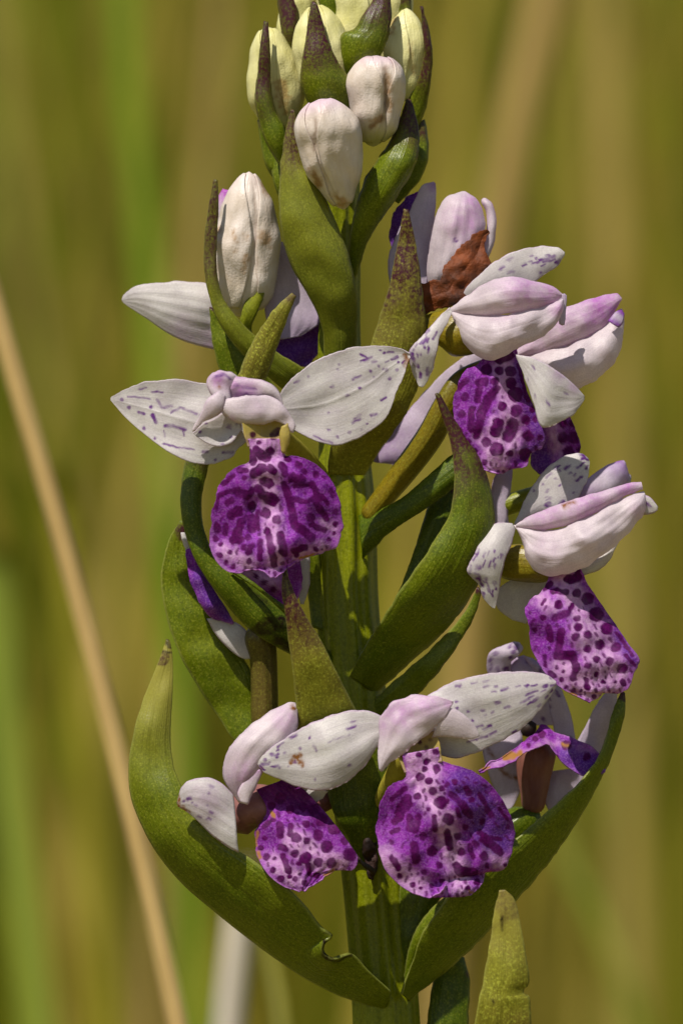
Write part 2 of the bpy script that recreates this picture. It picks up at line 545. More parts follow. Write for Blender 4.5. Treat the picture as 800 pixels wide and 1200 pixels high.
# single stalks and blades that can be told apart in the blur
def at(px, py, y):
    """point at distance y behind the stem on the drawn line"""
    k = (CAM_D + y) / CAM_D
    return Vector(((px - 400) * S * k, y, (600 - py) * S * k + CAM_H))

def stalk(name, label, P, y, r0, r1, a, b, flat=0.9, group=None):
    pts = [at(px, py, y) for px, py in P]
    # continue to the ground, straightening up
    last, prev = pts[-1], pts[-2]
    dirv = (last - prev).normalized()
    foot = last.copy()
    n = 8
    h = last.z - gz(last.x, y) + 0.01
    for i in range(1, n + 1):
        t = i / n
        foot = foot + Vector((dirv.x / max(-dirv.z, .3) * h / n * (1 - t) ** 1.3, 0, -h / n))
        pts.append(foot.copy())
    Q = spline([(p.x, p.z, p.y) for p in pts], 60)
    V, F = [], []
    sides = 10
    base = Vector((Q[-1][0], y, Q[-1][1] + 0.01))
    for i, q in enumerate(Q):
        t = i / 59
        r = r0 + (r1 - r0) * t
        nxt, prv = Q[min(i + 1, 59)], Q[max(i - 1, 0)]
        tx, tz = nxt[0] - prv[0], nxt[1] - prv[1]
        l = math.hypot(tx, tz); nx, nz_ = -tz / l, tx / l
        for k in range(sides):
            th = 2 * math.pi * k / sides
            V.append((q[0] + r * math.cos(th) * nx - base.x, y + r * flat * math.sin(th) - base.y, q[1] + r * math.cos(th) * nz_ - base.z))
    for i in range(59):
        for k in range(sides):
            k2 = (k + 1) % sides
            F.append((i * sides + k, i * sides + k2, (i + 1) * sides + k2, (i + 1) * sides + k))
    F.append(tuple(range(sides)))
    me = bpy.data.meshes.new(name)
    me.from_pydata(V, [], F)
    me.materials.append(mat_plain(name + '_tissue', a, b, 700, 0.55, 0.0001, 0.15, 1, 0.15))
    me.polygons.foreach_set('use_smooth', [True] * len(me.polygons))
    o = bpy.data.objects.new(name, me)
    o.location = base
    COL.objects.link(o)
    o['label'] = label; o['category'] = 'grass stalk' if 'stalk' in name else 'grass blade'
    if group: o['group'] = group
    return o

stalk('dry_stalk', 'slender straw-coloured dry stalk leaning across the meadow beside the orchid', [(-70, 160), (-20, 310), (20, 450), (70, 620), (120, 810), (165, 1000), (205, 1180), (225, 1290)], 0.075, .00075, .00085, (206, 176, 116), (186, 154, 96))
stalk('dry_stalk', 'broad blurred straw stem rising behind the flower with the brown scrap', [(665, -130), (640, 0), (610, 130), (585, 260), (570, 400), (560, 520)], 0.42, .0022, .0024, (176, 148, 84), (156, 130, 70))
stalk('pale_stalk', 'whitish blurred grass stem behind the huge bract with the bitten notch', [(290, 1010), (283, 1060), (276, 1120), (268, 1200), (262, 1290)], 0.20, .0012, .0019, (214, 204, 186), (196, 184, 166))
stalk('grass_blade', 'thin pale green blade just beside the whitish stem', [(300, 1040), (310, 1090), (320, 1140), (330, 1200), (336, 1290)], 0.16, .0004, .0011, (166, 160, 78), (146, 146, 62), .3)
stalk('grass_blade', 'bright green blade in the blurred grass above the sepal under the white bud', [(140, -160), (146, -30), (150, 60), (158, 160), (172, 280), (182, 400)], 0.45, .0014, .0016, (122, 148, 26), (116, 138, 24), .3)
stalk('grass_blade', 'wide pale green blade crossing low behind the leaning dry stalk', [(-10, 640), (0, 760), (12, 900), (28, 1040), (45, 1180), (55, 1290)], 0.35, .0018, .0024, (138, 150, 52), (126, 140, 44), .3)
stalk('grass_blade', 'yellow-green blade behind the middle of the leaning dry stalk', [(66, 560), (84, 720), (98, 880), (112, 1040), (124, 1200), (130, 1290)], 0.40, .0012, .0022, (150, 142, 30), (136, 128, 26), .3)
stalk('grass_blade', 'soft green blade slanting behind the bract under the shaded flower', [(630, 930), (660, 1000), (695, 1070), (725, 1140), (748, 1210), (765, 1290)], 0.40, .0009, .0016, (136, 142, 48), (124, 132, 42), .3)

stalk('grass_blade', 'faint tan blade in the blur beyond the pink-tipped hoods', [(700, -120), (712, 60), (722, 260), (728, 480), (735, 760), (740, 1000)], 0.62, .0016, .0022, (168, 148, 78), (154, 134, 66), .3)
stalk('dry_stalk', 'thin tan stalk in the blur beside the topmost buds', [(268, -140), (262, 0), (252, 140), (238, 300), (222, 480), (210, 640)], 0.55, .0009, .0013, (170, 142, 84), (150, 124, 68))

# ------------------------------------------------------------------ the orchid
orchid = bpy.data.objects.new('orchid', None)
COL.objects.link(orchid)
orchid.location = ROOT
orchid.empty_display_size = 0.02
orchid['label'] = 'flowering orchid spike with white sepals, purple spotted lips and green bracts'
orchid['category'] = 'orchid'

def one(name, mat, parent, thick=0.0, label=None, **kw):
    g = Geo()
    patch(g, **kw)
    return build(name, g, mat, parent, thick, label)

def bract(L, R, d, cup, mat='green', thick=4.0, label=None, tip=0.35, edge=0.3, name='bract', pale=0.6, extra=(), pk=None, **kw):
    g = Geo()
    pk = pk or {}
    kw.setdefault('warp', 8); kw.setdefault('seed', len(bpy.data.objects) * 1.7); kw.setdefault('crease', 3.0)
    patch(g, L, R, d=d, cup=cup, paint=p_bract(tip, edge, pale, seed=len(bpy.data.objects), **pk), **kw)
    for e in extra:
        e = dict(e)
        patch(g, paint=p_bract(e.pop('tip', 0.0), 0.1, pale, seed=3, **pk), **e)
    return build(name, g, mat, orchid, thick, label)

# ---- stem
g = Geo()
tube(g, [(405, -60, 10, 0), (403, 0, 18, 0), (398, 100, 22, 0), (398, 200, 22, 0), (400, 300, 21, 0), (397, 400, 24, 0), (401, 500, 27, 0),
         (405, 600, 33, 0), (406, 700, 35, 0), (413, 800, 36, 0), (422, 900, 36, 0), (435, 1000, 37, 0), (445, 1100, 37, 0),
         (452, 1200, 38, 0), (458, 1400, 40, 0), (464, 2200, 46, 0), (470, 3300, 52, 0), (470, 4300, 60, 0)],
     sides=96, res=8, ribs=9, rib=0.05, cap=False)
build('stem', g, 'stem', orchid)

# ---- lower leaves, below the picture
for k, (sx, sy, ang, ln) in enumerate(((462, 2600, 0.4, 1500), (468, 3200, 2.6, 1600), (470, 3700, 4.4, 1700), (468, 3500, 5.6, 1500))):
    g = Geo()
    ca, sa = math.cos(ang), math.sin(ang)
    n, mcols = 40, 9
    v = np.linspace(0, 1, n)[:, None]; u = np.linspace(-1, 1, mcols)[None, :]
    rad = 40 + ln * 0.75 * v ** 1.1
    up = ln * (0.75 * v - 0.55 * v ** 2.4)
    wd = 150 * np.sin(np.pi * np.clip(v * 0.93 + 0.07, 0, 1)) ** 0.7 * (1 - 0.3 * v)
    X = sx + rad * ca - wd * u * sa
    D = rad * sa + wd * u * ca
    Y = sy - up - 30 * np.abs(u) * (1 - v) + 0 * u
    g.grid(X + 0 * u, Y, D + 0 * u, (u + 1) / 2 + 0 * v, v + 0 * u, np.zeros((n, mcols, 4)))
    build('leaf', g, 'green_dark', orchid, 8)

# ---- buds
def bud_body(g, base, tip, rmax, d0, d1, prof=(0.55, 0.62), groove=(), grow=0.0, th0=None, th1=None, t0=0.0, t1=1.0, paint=None, flat=0.92, squash=0.0, seed=0):
    n, sd_ = 46, 56
    t = np.linspace(t0, t1, n)[:, None]
    if th0 is None:
        th = np.linspace(0, 2 * math.pi, sd_, endpoint=False)[None, :] + 0 * t
        wrap = True
    else:
        q = np.linspace(0, 1, 30)[None, :]
        mid = (th0 + th1) / 2; half = (th1 - th0) / 2
        s = (t - t0) / (t1 - t0)
        wv = np.sin(np.pi * np.clip(0.12 + 0.86 * s, 0, 1)) ** 0.45
        th = mid + half * wv * (2 * q - 1)
        wrap = False
    a, b = prof
    pk = (a / (a + b)) ** a * (b / (a + b)) ** b
    r = rmax * (np.clip(t, 1e-4, 1) ** a * np.clip(1 - t, 1e-4, 1) ** b / pk)
    rr = r * (1 + 0 * th)
    for (gt, gd, gw, slant) in groove:
        x = np.angle(np.exp(1j * (th - gt - slant * (t - 0.5))))
        rr = rr * (1 - gd * np.exp(-(x / gw) ** 2) * np.sin(np.pi * np.clip(t, 0, 1)) ** 0.4)
    rr = rr + grow
    ax = np.array(tip, float) - np.array(base, float)
    L = math.hypot(*ax); ax /= L
    nx, ny = -ax[1], ax[0]      # to the right for an upward axis
    if nx < 0: nx, ny = -nx, -ny
    bend = squash * np.sin(np.pi * t)
    cx = base[0] + (tip[0] - base[0]) * t + bend * nx; cy = base[1] + (tip[1] - base[1]) * t + bend * ny
    dd = d0 + (d1 - d0) * t
    X = cx + rr * np.sin(th) * nx; Y = cy + rr * np.sin(th) * ny
    D = dd + rr * np.cos(th) * flat
    wob = vnoise(X + seed * 31, Y, 0.03, seed) * 4.5 + vnoise(X + seed * 31, Y * .5, 0.1, seed) * 1.6
    X = X + wob * np.sin(th) * nx; D = D + wob
    U = th / (2 * math.pi); V = t + 0 * th
    C = np.zeros(X.shape + (4,))
    if paint is not None: C = paint(X, Y, U, V, C)
    g.grid(X, Y, D, U, V, C, wrap=wrap)

def p_bud(lines=(), brown=(), tips=0.0, tipc=0.0, green=0.5):
    def f(X, Y, U, V, C):
        C[..., 3] = green * (1 - sm(0.0, 0.35, V))
        C[..., 1] = tips * sm(0.82, 1.0, V)
        if lines: C[..., 0] = caps(X, Y, lines, 1.6, 2.5, 2) * 0.75
        if brown: C[..., 2] = caps(X, Y, brown, 3.0, 5.0, 4)
        return C
    return f

def bud(base, tip, rmax, d0, d1, mat, groove=(), sep=(), label=None, lines=(), brown=(), tips=0.0, green=0.5, seed=0, **kw):
    g = Geo()
    pt = p_bud(lines, brown, tips, 0, green)
    bud_body(g, base, tip, rmax, d0, d1, groove=groove, paint=pt, seed=seed, **kw)
    o = build('bud', g, mat, orchid, 0, label)
    for (a0, a1, b0, b1) in sep:
        g = Geo()
        bud_body(g, base, tip, rmax, d0, d1, groove=groove, paint=pt, grow=1.5, th0=a0, th1=a1, t0=b0, t1=b1, seed=seed, **kw)
        build('sepal', g, mat, o, 1.6)
    return o

# topmost, partly cut by the frame
bud((352, 85), (350, -48), 26, -20, -20, 'bud_yellow', sep=((-.6, 1.2, .1, .97),), green=0.9, label='greenish bud at the very top of the spike', seed=1)
bud((420, 90), (418, -55), 28, 10, 15, 'bud_yellow', sep=((-1.3, .5, .08, .97),), green=0.6, label='pale yellow bud behind a dark wide bract', seed=2)
bud((455, 60), (468, -45), 24, -30, -30, 'bud_yellow', sep=((-.8, .8, .1, .97),), green=0.8, seed=3)
bud((395, 60), (388, -70), 24, -15, -10, 'bud_yellow', green=0.9, seed=4)
bud((334, 160), (311, 31), 30, 0, 20, 'bud_yellow', sep=((0.1, 2.0, .06, .97), (-1.9, -.2, .06, .97)), brown=[(328, 100, 332, 118, 8), (334, 122, 336, 132, 3)], green=0.7, label='pale yellow bud with an ochre patch beside a slim dark bract', seed=5)
bud((388, 125), (368, 4), 32, 35, 45, 'bud_yellow', sep=((.2, 1.9, .06, .97), (-1.9, -.3, .06, .97)), green=0.55, label='cream bud half hidden by a purple-brown pointed bract', seed=6)
bud((468, 120), (476, 9), 25, 15, 15, 'bud_yellow', sep=((-1.6, .3, .06, .97),), brown=[(462, 22, 456, 40, 4), (480, 52, 484, 84, 2.5)], green=0.45, label='yellowish bud beside a thin dark curved bract', seed=7)
bud((437, 172), (441, 65), 33, 62, 84, 'bud_white', groove=((.45, .17, .17, .1),), sep=((.5, 2.2, .06, .985), (-1.7, .38, .05, .985)), prof=(.62, .4),
    lines=[(451, 80, 453, 130, 2.6), (434, 149, 446, 138, 2.5)], brown=[(455, 90, 456, 130, 3), (437, 145, 446, 138, 4)], tips=.35, green=.8, label='cream bud with a deep lengthwise groove', seed=8)
bud((403, 246), (375, 116), 36, 80, 112, 'bud_white', groove=((-.5, .14, .15, -.1),), sep=((-.45, 1.7, .05, .985), (-2.0, -.55, .05, .985)), prof=(.72, .42),
    lines=[(370, 140, 368, 175, 1.8), (369, 205, 375, 217, 3.0)], brown=[(366, 200, 374, 218, 4), (395, 230, 404, 240, 4)], tips=.45, green=.25, label='greyish white bud with a brown seam', seed=9)
bud((284, 372), (292, 201), 38, 20, 48, 'bud_white', groove=((.28, .09, .10, 0.25),), sep=((.33, 2.1, .06, .985), (-1.9, .2, .06, .985)), prof=(.42, .62),
    lines=[(297, 215, 302, 330, 0.9)], brown=[(274, 272, 276, 282, 2.5), (286, 277, 288, 278, 3), (308, 275, 312, 284, 6), (276, 293, 276, 294, 2), (288, 300, 286, 318, 3), (308, 208, 312, 225, 5), (258, 265, 256, 272, 2)],
    tips=.1, green=.15, label='large white bud with rusty specks on a twisted green stalk', seed=10)

# ---- bracts among the buds
bract([(322, -40), (326, 0), (331, 35), (334, 58), (345, 80), (362, 100)], [(340, -40), (347, 0), (349, 25), (347, 50), (356, 75), (366, 100)], (0, 5, 0), 9, 'green', tip=.75, edge=.5, label='dark purple bract at the top of the spike')
bract([(374, -60), (373, -10), (380, 25), (392, 60)], [(402, -60), (403, -5), (402, 30), (404, 70)], (15, 18, 15), 8, 'green', tip=.1, edge=.2)
bract([(447, -26), (438, 0), (424, 20), (415, 36), (400, 42), (400, 66), (407, 95), (415, 120)], [(450, -26), (457, 5), (456, 25), (453, 46), (446, 62), (434, 82), (424, 105), (420, 120)], (45, 58, 64, 40), 14, 'green', tip=.46, edge=.5, label='wide purple-brown and green bract at the top', pk=dict(strength=.9))
bract([(462, -30), (464, -5), (468, 20)], [(476, -30), (480, 0), (480, 22)], (-10, -10), 6, 'green', tip=.9)
bract([(366, 2), (362, 25), (357, 60), (353, 85), (353, 98), (360, 116), (372, 138), (385, 160)], [(370, 3), (377, 25), (384, 50), (396, 75), (408, 93), (411, 112), (409, 135), (404, 160)], (78, 85, 78, 50), 13, 'green', tip=.62, edge=.5, label='pointed purple-brown bract clasping a cream bud', pk=dict(strength=.85))
bract([(310, 25), (306, 55), (303, 85), (300, 110), (303, 135), (310, 160), (320, 180), (335, 205), (350, 235)], [(313, 26), (315, 55), (316, 85), (317, 108), (322, 130), (332, 148), (337, 165), (345, 190), (362, 220)], (50, 56, 55, 30), 8, 'green', tip=.6, edge=.4, label='slim dark bract along a pale yellow bud', pk=dict(strength=.85))
bract([(303, 140), (306, 165), (311, 190), (322, 210), (338, 235)], [(316, 150), (322, 175), (332, 195), (342, 205), (352, 235)], (5, 10, 0), 6, 'green', tip=.05, edge=.2)
bract([(318, 185), (322, 215), (335, 245), (350, 260)], [(345, 180), (352, 205), (360, 230), (368, 255)], (10, 10, 5), 8, 'green', tip=.0, edge=.1)
bract([(492, 7), (495, 30), (498, 55), (496, 72), (490, 92), (480, 112), (472, 135), (462, 165)], [(495, 8), (501, 35), (505, 65), (504, 90), (500, 118), (491, 142), (480, 160), (468, 180)], (35, 30, 18, 5), 7, 'green', tip=.7, edge=.5, label='thin dark purple curved bract', pk=dict(strength=.95))
bract([(484, 148), (486, 165), (484, 185), (478, 205), (470, 222), (462, 235)], [(496, 140), (500, 160), (499, 190), (490, 212), (478, 224), (466, 238)], (10, 12, 5), 6, 'green', tip=.3, edge=.4, pk=dict(strength=.7))
bract([(477, 116), (470, 138), (458, 165), (443, 188), (428, 212), (419, 240), (412, 270), (410, 300), (408, 330)], [(480, 117), (487, 140), (490, 165), (486, 190), (474, 214), (458, 238), (442, 262), (428, 285), (418, 320)], (50, 70, 65, 25), 15, 'green', tip=.3, edge=.55, label='green bract with a dark purple margin below a grooved bud', pk=dict(strength=.85))
bract([(341, 128), (335, 158), (330, 195), (328, 235), (331, 275), (343, 312), (360, 342), (374, 370), (380, 398), (382, 430)], [(344, 129), (350, 160), (356, 190), (371, 214), (387, 248), (401, 282), (411, 312), (417, 348), (417, 385), (414, 430)], (70, 78, 74, 60, 26), 18, 'green', tip=.28, edge=.3, label='large speckled green bract cupping a greyish bud', pk=dict(gdry=.35, strength=.7))
# left bud's bracts
bract([(252, 210), (246, 240), (241, 275), (240, 305), (243, 332), (250, 360), (263, 386), (285, 414), (312, 438), (338, 460), (372, 490)], [(254, 211), (255, 250), (253, 290), (254, 325), (261, 350), (278, 374), (300, 396), (328, 416), (354, 432), (380, 455), (395, 480)], (70, 72, 76, 60, 15), 9, 'green', tip=.5, edge=.4, label='slim brown-tipped bract curving under the large white bud', pk=dict(gdry=.25, strength=.7))
bract([(247, 360), (248, 385), (253, 415), (262, 442), (285, 475), (330, 510)], [(258, 372), (270, 392), (290, 415), (312, 440), (335, 470), (360, 500)], (35, 40, 25, 5), 8, 'green', tip=.0, edge=.1)
bract([(343, 344), (330, 355), (314, 374), (300, 396), (288, 420), (280, 442), (276, 465)], [(346, 346), (338, 366), (330, 388), (322, 410), (315, 432), (308, 452), (302, 470)], (128, 122, 110), 9, 'green_dry', tip=.12, edge=.25, label='small speckled yellow-green bract standing behind the front hood', pk=dict(strength=.6, tipg=.5))
bract([(474, 245), (469, 272), (463, 305), (457, 335), (447, 368), (436, 402), (420, 440), (402, 480), (390, 515), (384, 555)], [(477, 246), (484, 275), (489, 305), (494, 345), (498, 385), (495, 432), (481, 471), (461, 504), (442, 530), (427, 556)], (100, 100, 95, 75, 28), 13, 'green_dry', tip=.5, edge=.35, label='tall brown speckled bract beside the rust-brown scrap', pk=dict(gdry=.1, strength=.8))

# ---- flowers
def flower(label, g=None, mat='ovary_green', P=None, **kw):
    g = Geo()
    tube(g, P, sides=22, **kw)
    return build('flower', g, mat, orchid, 0, label)

def petal(parent, L, R, d, cup, mat='petal', thick=2.2, name='sepal', pt=None, label=None, **kw):
    g = Geo()
    if kw.get('back'):
        kw.setdefault('pw', 0.75); kw.setdefault('ripple', 1.3); kw.setdefault('rf', .045)
        kw['ridge'] = kw.get('ridge', 0) * .6
    else:
        cup *= .7; thick = min(thick, 1.5)
        kw.setdefault('warp', 9); kw['ridge'] = kw.get('ridge', 0) * .45
    kw.setdefault('seed', len(bpy.data.objects) * 1.37)
    patch(g, L, R, d=d, cup=cup, paint=p_petal(**(pt or {})), **kw)
    return build(name, g, mat, parent, thick, label)

def lip(parent, L, R, d, cup, spots, pale, viol=(), brown=(), res=1.35, label=None, thick=1.4, dark=(), curl=-2.0, extra=0, deep=0.3, **kw):
    seed = len(bpy.data.objects) % 17
    def f(X, Y, U, V, C):
        C[..., 0] = caps(X, Y, [q[:4] + (q[4] * 1.18 + .5,) for q in spots], 0.65, 1.8, seed) * (0.95 + 0.2 * vnoise(X, Y, 0.07, seed))
        if extra:
            rnd = random.Random(seed + 40)
            ox, oy = float(X[0].mean()), float(Y[0].mean())
            nv, nu = X.shape; more = []
            for _ in range(extra * 12):
                i, j = int(nv * rnd.uniform(.22, .97)), int(nu * rnd.uniform(.05, .95))
                x, y = float(X[i, j]), float(Y[i, j])
                ax, ay = x - ox, y - oy; l = math.hypot(ax, ay) + 1e-6
                if l < 30: continue
                ln_ = rnd.uniform(.5, 7.0); rr = rnd.uniform(.9, 2.1)
                q = (x, y, x + ax / l * ln_, y + ay / l * ln_, rr)
                def far(p):
                    mx, my = x + ax / l * ln_ / 2, y + ay / l * ln_ / 2
                    dx, dy = p[2] - p[0], p[3] - p[1]; k = dx * dx + dy * dy
                    t = min(1, max(0, ((mx - p[0]) * dx + (my - p[1]) * dy) / k)) if k > 0 else 0
                    return math.hypot(mx - p[0] - t * dx, my - p[1] - t * dy) > p[4] * 1.2 + rr + ln_ * .4 + 1.3
                if all(far(p) for p in list(spots) + more): more.append(q)
                if len(more) >= extra: break
            C[..., 0] = np.maximum(C[..., 0], .82 * caps(X, Y, more, .7, 1.8, seed))
        if dark:
            C[..., 0] = np.maximum(C[..., 0], 0.75 * caps(X, Y, dark, 6, 4, seed))
        C[..., 3] = np.clip(caps(X, Y, pale, 9, 6, seed + 4), 0, 1) * 0.8
        ed = np.minimum(U, 1 - U) * 2
        C[..., 3] = np.maximum(C[..., 3], 0.4 * sm(.4, .75, V) * (1 - sm(0, .16, np.minimum(ed, (1 - V) * 1.5))))
        C[..., 0] = np.maximum(C[..., 0], deep * sm(.25, .6, np.abs(2 * U - 1)) * sm(.08, .2, V) * (1 - sm(.45, .75, V)) * (.7 + .6 * vnoise(X, Y, .06, seed + 2)))
        if viol: C[..., 1] = caps(X, Y, viol, 8, 4, seed) * .8
        if brown: C[..., 2] = caps(X, Y, brown, 1.5, 3, seed)
        return C
    g = Geo()
    kw.setdefault('jit', 1.5); kw['pw'] = 1.0
    patch(g, L, R, d=d, cup=cup * .8, res=res, paint=f, ridge=.7, nr=8, warp=14, ripple=1.3, rf=.05, roof=1.35, curl=curl, **kw)
    return build('lip', g, 'lip', parent, thick, label)

# flower far left, behind the large white bud
fl = flower('flower seen from behind under the large white bud', P=[(308, 318, 7, 40), (304, 340, 9, 44), (294, 362, 9, 46), (287, 382, 7, 44), (292, 402, 8, 35), (330, 440, 10, 10), (375, 470, 11, 0)], ribs=3, rib=.12, twist=6, mat='ovary_green')
petal(fl, [(270, 345), (248, 334), (215, 330), (180, 332), (155, 338), (145, 346), (143, 352)], [(272, 412), (250, 409), (225, 403), (198, 391), (172, 373), (152, 360), (144, 354)], (0, 5, 0), 12, 'petal', pt=dict(seed=4, edge_tint=.1, tint=((215, 392, 30, .25), (245, 400, 30, .3))), ridge=1.2, label='long white sepal pointing away from the spike')
petal(fl, [(318, 290), (311, 315), (309, 345), (312, 375), (320, 392), (330, 398)], [(330, 283), (344, 300), (358, 328), (370, 360), (374, 378), (352, 394)], (6, 10, 14), 10, 'petal_mauve', pt=dict(seed=5, edge_tint=.15, tip_tint=.2), ridge=1)
petal(fl, [(262, 222), (254, 235), (251, 255), (250, 275)], [(275, 224), (272, 240), (268, 258), (262, 280)], (5, 5), 5, 'hood', pt=dict(base_tint=.9), name='sepal')
lip(fl, [(318, 372), (316, 395), (322, 415), (340, 428)], [(370, 366), (378, 385), (376, 410), (358, 430)], (-10, -12), 8, [], [], viol=[(340, 390, 355, 415, 30)], res=3)

# upper right flower, behind the brown scrap
fl = flower('half turned flower behind the rust-brown scrap', P=[(430, 430, 9, 5), (460, 400, 10, 10), (490, 365, 11, 20), (505, 335, 12, 25)], mat='ovary_green')
lip(fl, [(486, 226), (474, 232), (463, 247), (457, 265), (457, 285), (463, 296)], [(490, 224), (492, 240), (486, 255), (480, 272), (474, 288), (466, 298)], (-5, 0), 6, [], [], viol=[(470, 250, 470, 270, 26)], res=3)
petal(fl, [(508, 213), (495, 217), (486, 233), (478, 250), (466, 272), (456, 297), (455, 318), (460, 345)], [(510, 215), (510, 240), (508, 262), (507, 288), (504, 312), (500, 335), (494, 350)], (22, 26, 24), 9, 'petal_mauve', pt=dict(seed=6, tint=((508, 216, 12, .7),), edge_tint=.15), ridge=1)
petal(fl, [(502, 340), (500, 315), (504, 285), (508, 258), (520, 234), (541, 224)], [(545, 335), (560, 300), (568, 270), (566, 248), (558, 233), (545, 224)], (30, 42, 34), 22, 'hood', name='sepal', pt=dict(seed=7, tint=((548, 262, 40, .42), (556, 240, 24, .5)), spots=[(532, 281, 534, 282, 2)], edge_tint=.05), ridge=1.5, back=True, thick=0)
petal(fl, [(548, 330), (564, 298), (570, 270), (569, 248), (563, 236), (566, 232)], [(560, 322), (574, 298), (580, 275), (581, 254), (577, 239), (569, 232)], (26, 34, 26), 7, 'hood', name='sepal', pt=dict(seed=8, edge_tint=.3, tip_tint=.1), back=True, thick=0)

# right upper flower and the one behind it
fI = flower('pink-tipped flower tucked behind one with a fallen white sepal', P=[(428, 610, 11, 30), (452, 580, 13, 42), (478, 546, 15, 54), (504, 509, 16, 62), (522, 475, 15, 66), (545, 445, 14, 62), (600, 425, 13, 50)], mat='ovary', ribs=3, rib=.06, twist=2)
petal(fI, [(602, 414), (618, 396), (640, 374), (668, 358), (700, 348), (722, 344), (728, 349)], [(604, 420), (640, 412), (672, 402), (700, 388), (718, 370), (728, 352)], (50, 62, 48), 12, 'hood', pt=dict(seed=9, tint=((705, 358, 50, .75), (660, 375, 40, .35), (620, 402, 30, .3)), edge_tint=.35), ridge=.8, back=True, thick=0, label='pink upper sepal of the hood')
petal(fI, [(600, 418), (640, 410), (672, 401), (700, 386), (717, 370), (728, 362)], [(606, 424), (632, 440), (660, 456), (690, 450), (712, 434), (726, 412), (731, 380), (730, 364)], (46, 64, 46), 16, 'hood', pt=dict(seed=10, tint=((724, 366, 12, .9),), edge_tint=.05), ridge=.8, nr=7, ripple=1.8, back=True, thick=0, jit=1)
petal(fI, [(712, 376), (720, 366), (728, 364)], [(724, 384), (729, 378), (731, 368)], (68, 62), 4, 'petal_mauve', name='petal', pt=dict(base_tint=1, tip_tint=1))
lip(fI, [(634, 488), (626, 505), (622, 525), (622, 545), (632, 556)], [(664, 480), (672, 498), (680, 522), (672, 542), (640, 557)], (30, 30, 24), 12, rows('560,690,16 600,690,18 580,740,16 560,640,12 600,640,14 620,730,10', 470, 280, 2.963), [(648, 500, 652, 530, 6)], viol=[(628, 525, 632, 550, 16)], res=2)
petal(fI, [(596, 372), (560, 405), (530, 428), (504, 452), (480, 480), (455, 515), (436, 540)], [(600, 420), (568, 432), (540, 455), (530, 490), (512, 522), (490, 540), (468, 544), (440, 542)], (10, -10, -20), 8, 'petal_mauve', pt=dict(seed=12, tip_tint=.35, edge_tint=.1), label='shaded grey-lilac sepal behind the yellow ovary')

fB = flower('flower with white hood, hanging spotted lip and a sepal fallen forward', P=[(486, 392, 8, 50), (500, 384, 13, 76), (518, 385, 22, 84), (538, 390, 30, 86), (556, 398, 24, 88), (568, 404, 14, 92)], mat='ovary', ribs=3, rib=.05)
petal(fB, [(536, 353), (552, 331), (577, 309), (605, 294), (632, 289), (652, 290), (661, 296)], [(538, 356), (562, 350), (592, 342), (620, 333), (640, 320), (654, 309), (661, 299)], (80, 84, 80), 7, 'petal', pt=dict(n=30, seed=13, vmin=.35, vmax=.9, umin=.2, umax=.9), res=1.8, label='spotted white sepal rising behind the hood')
petal(fB, [(527, 362), (545, 347), (570, 331), (595, 324), (624, 329), (648, 336), (658, 344)], [(527, 367), (560, 370), (595, 368), (628, 361), (648, 355), (658, 349)], (102, 132, 118), 16, 'hood', pt=dict(seed=14, tint=((645, 343, 30, .55), (615, 336, 36, .5), (590, 335, 20, .2)), edge_tint=.12), ridge=1, back=True, thick=0, label='pink-flushed upper sepal of the hood')
petal(fB, [(526, 363), (560, 369), (595, 367), (628, 360), (648, 354), (658, 350)], [(529, 370), (534, 388), (546, 406), (562, 419), (580, 421), (605, 409), (630, 397), (650, 381), (659, 366), (660, 352)], (100, 134, 116), 20, 'hood', pt=dict(seed=15, tint=((652, 362, 14, .45), (590, 370, 20, .12)), edge_tint=.02), ridge=.9, nr=6, ripple=1.8, back=True, thick=0, jit=1.0)
petal(fB, [(650, 350), (656, 345), (661, 344)], [(655, 380), (661, 381), (663, 346)], (112, 108), 3, 'petal_mauve', name='petal', pt=dict(tip_tint=.2))
petal(fB, [(526, 360), (514, 372), (499, 389), (486, 403), (480, 411), (480, 424), (485, 440), (491, 453)], [(529, 364), (524, 378), (515, 394), (511, 412), (508, 430), (502, 444), (494, 454)], (118, 130, 126), 5, 'petal', pt=dict(n=34, seed=16, vmin=.3, vmax=.85, umin=.15, umax=.85, r=1.6, edge_tint=.35), res=1.6, label='narrow spotted sepal hanging beside the hood')
lip(fB, [(574, 412), (556, 428), (541, 440), (533, 458), (530, 478), (532, 502), (538, 523), (549, 541), (566, 551), (584, 555)],
    [(604, 408), (611, 436), (619, 462), (629, 488), (638, 512), (634, 526), (622, 533), (614, 546), (602, 549), (590, 555)], (98, 114, 116, 118), 24,
    rows('340,415,370,405,16 295,455,16 340,458,12 378,460,16 380,500,16 325,495,12 395,540,22 348,582,13 398,597,18 335,640,325,670,16 385,645,370,685,18 430,630,14 440,685,16 430,750,20 375,745,10 330,730,20 295,705,14 310,545,280,600,14 280,600,260,680,12 330,520,300,550,10 270,500,290,495,12 225,490,195,520,8 220,550,12 210,610,12 245,590,240,660,9 205,665,8 230,705,9 255,735,8 290,775,8 270,520,265,560,10 455,590,10 465,625,10 480,690,8 410,440,440,560,8', 470, 280, 2.963),
    [(590, 425, 600, 520, 11), (585, 500, 580, 540, 14), (560, 510, 570, 520, 6)], viol=[(610, 430, 634, 515, 9), (628, 520, 620, 528, 7)], extra=35, dR=(98, 102, 98, 110), label='spotted purple lip half covered by a fallen white sepal', seed=2)
petal(fB, [(604, 416), (626, 420), (650, 433), (670, 449), (684, 464)], [(605, 418), (615, 444), (624, 470), (634, 500), (650, 497), (672, 485), (684, 468)], (138, 152, 132), 8, 'petal', pt=dict(n=6, seed=17, tint=((655, 438, 16, .3), (672, 452, 14, .3)), edge_tint=.25), ridge=.8, label='white sepal fallen forward over the lip', jit=1)

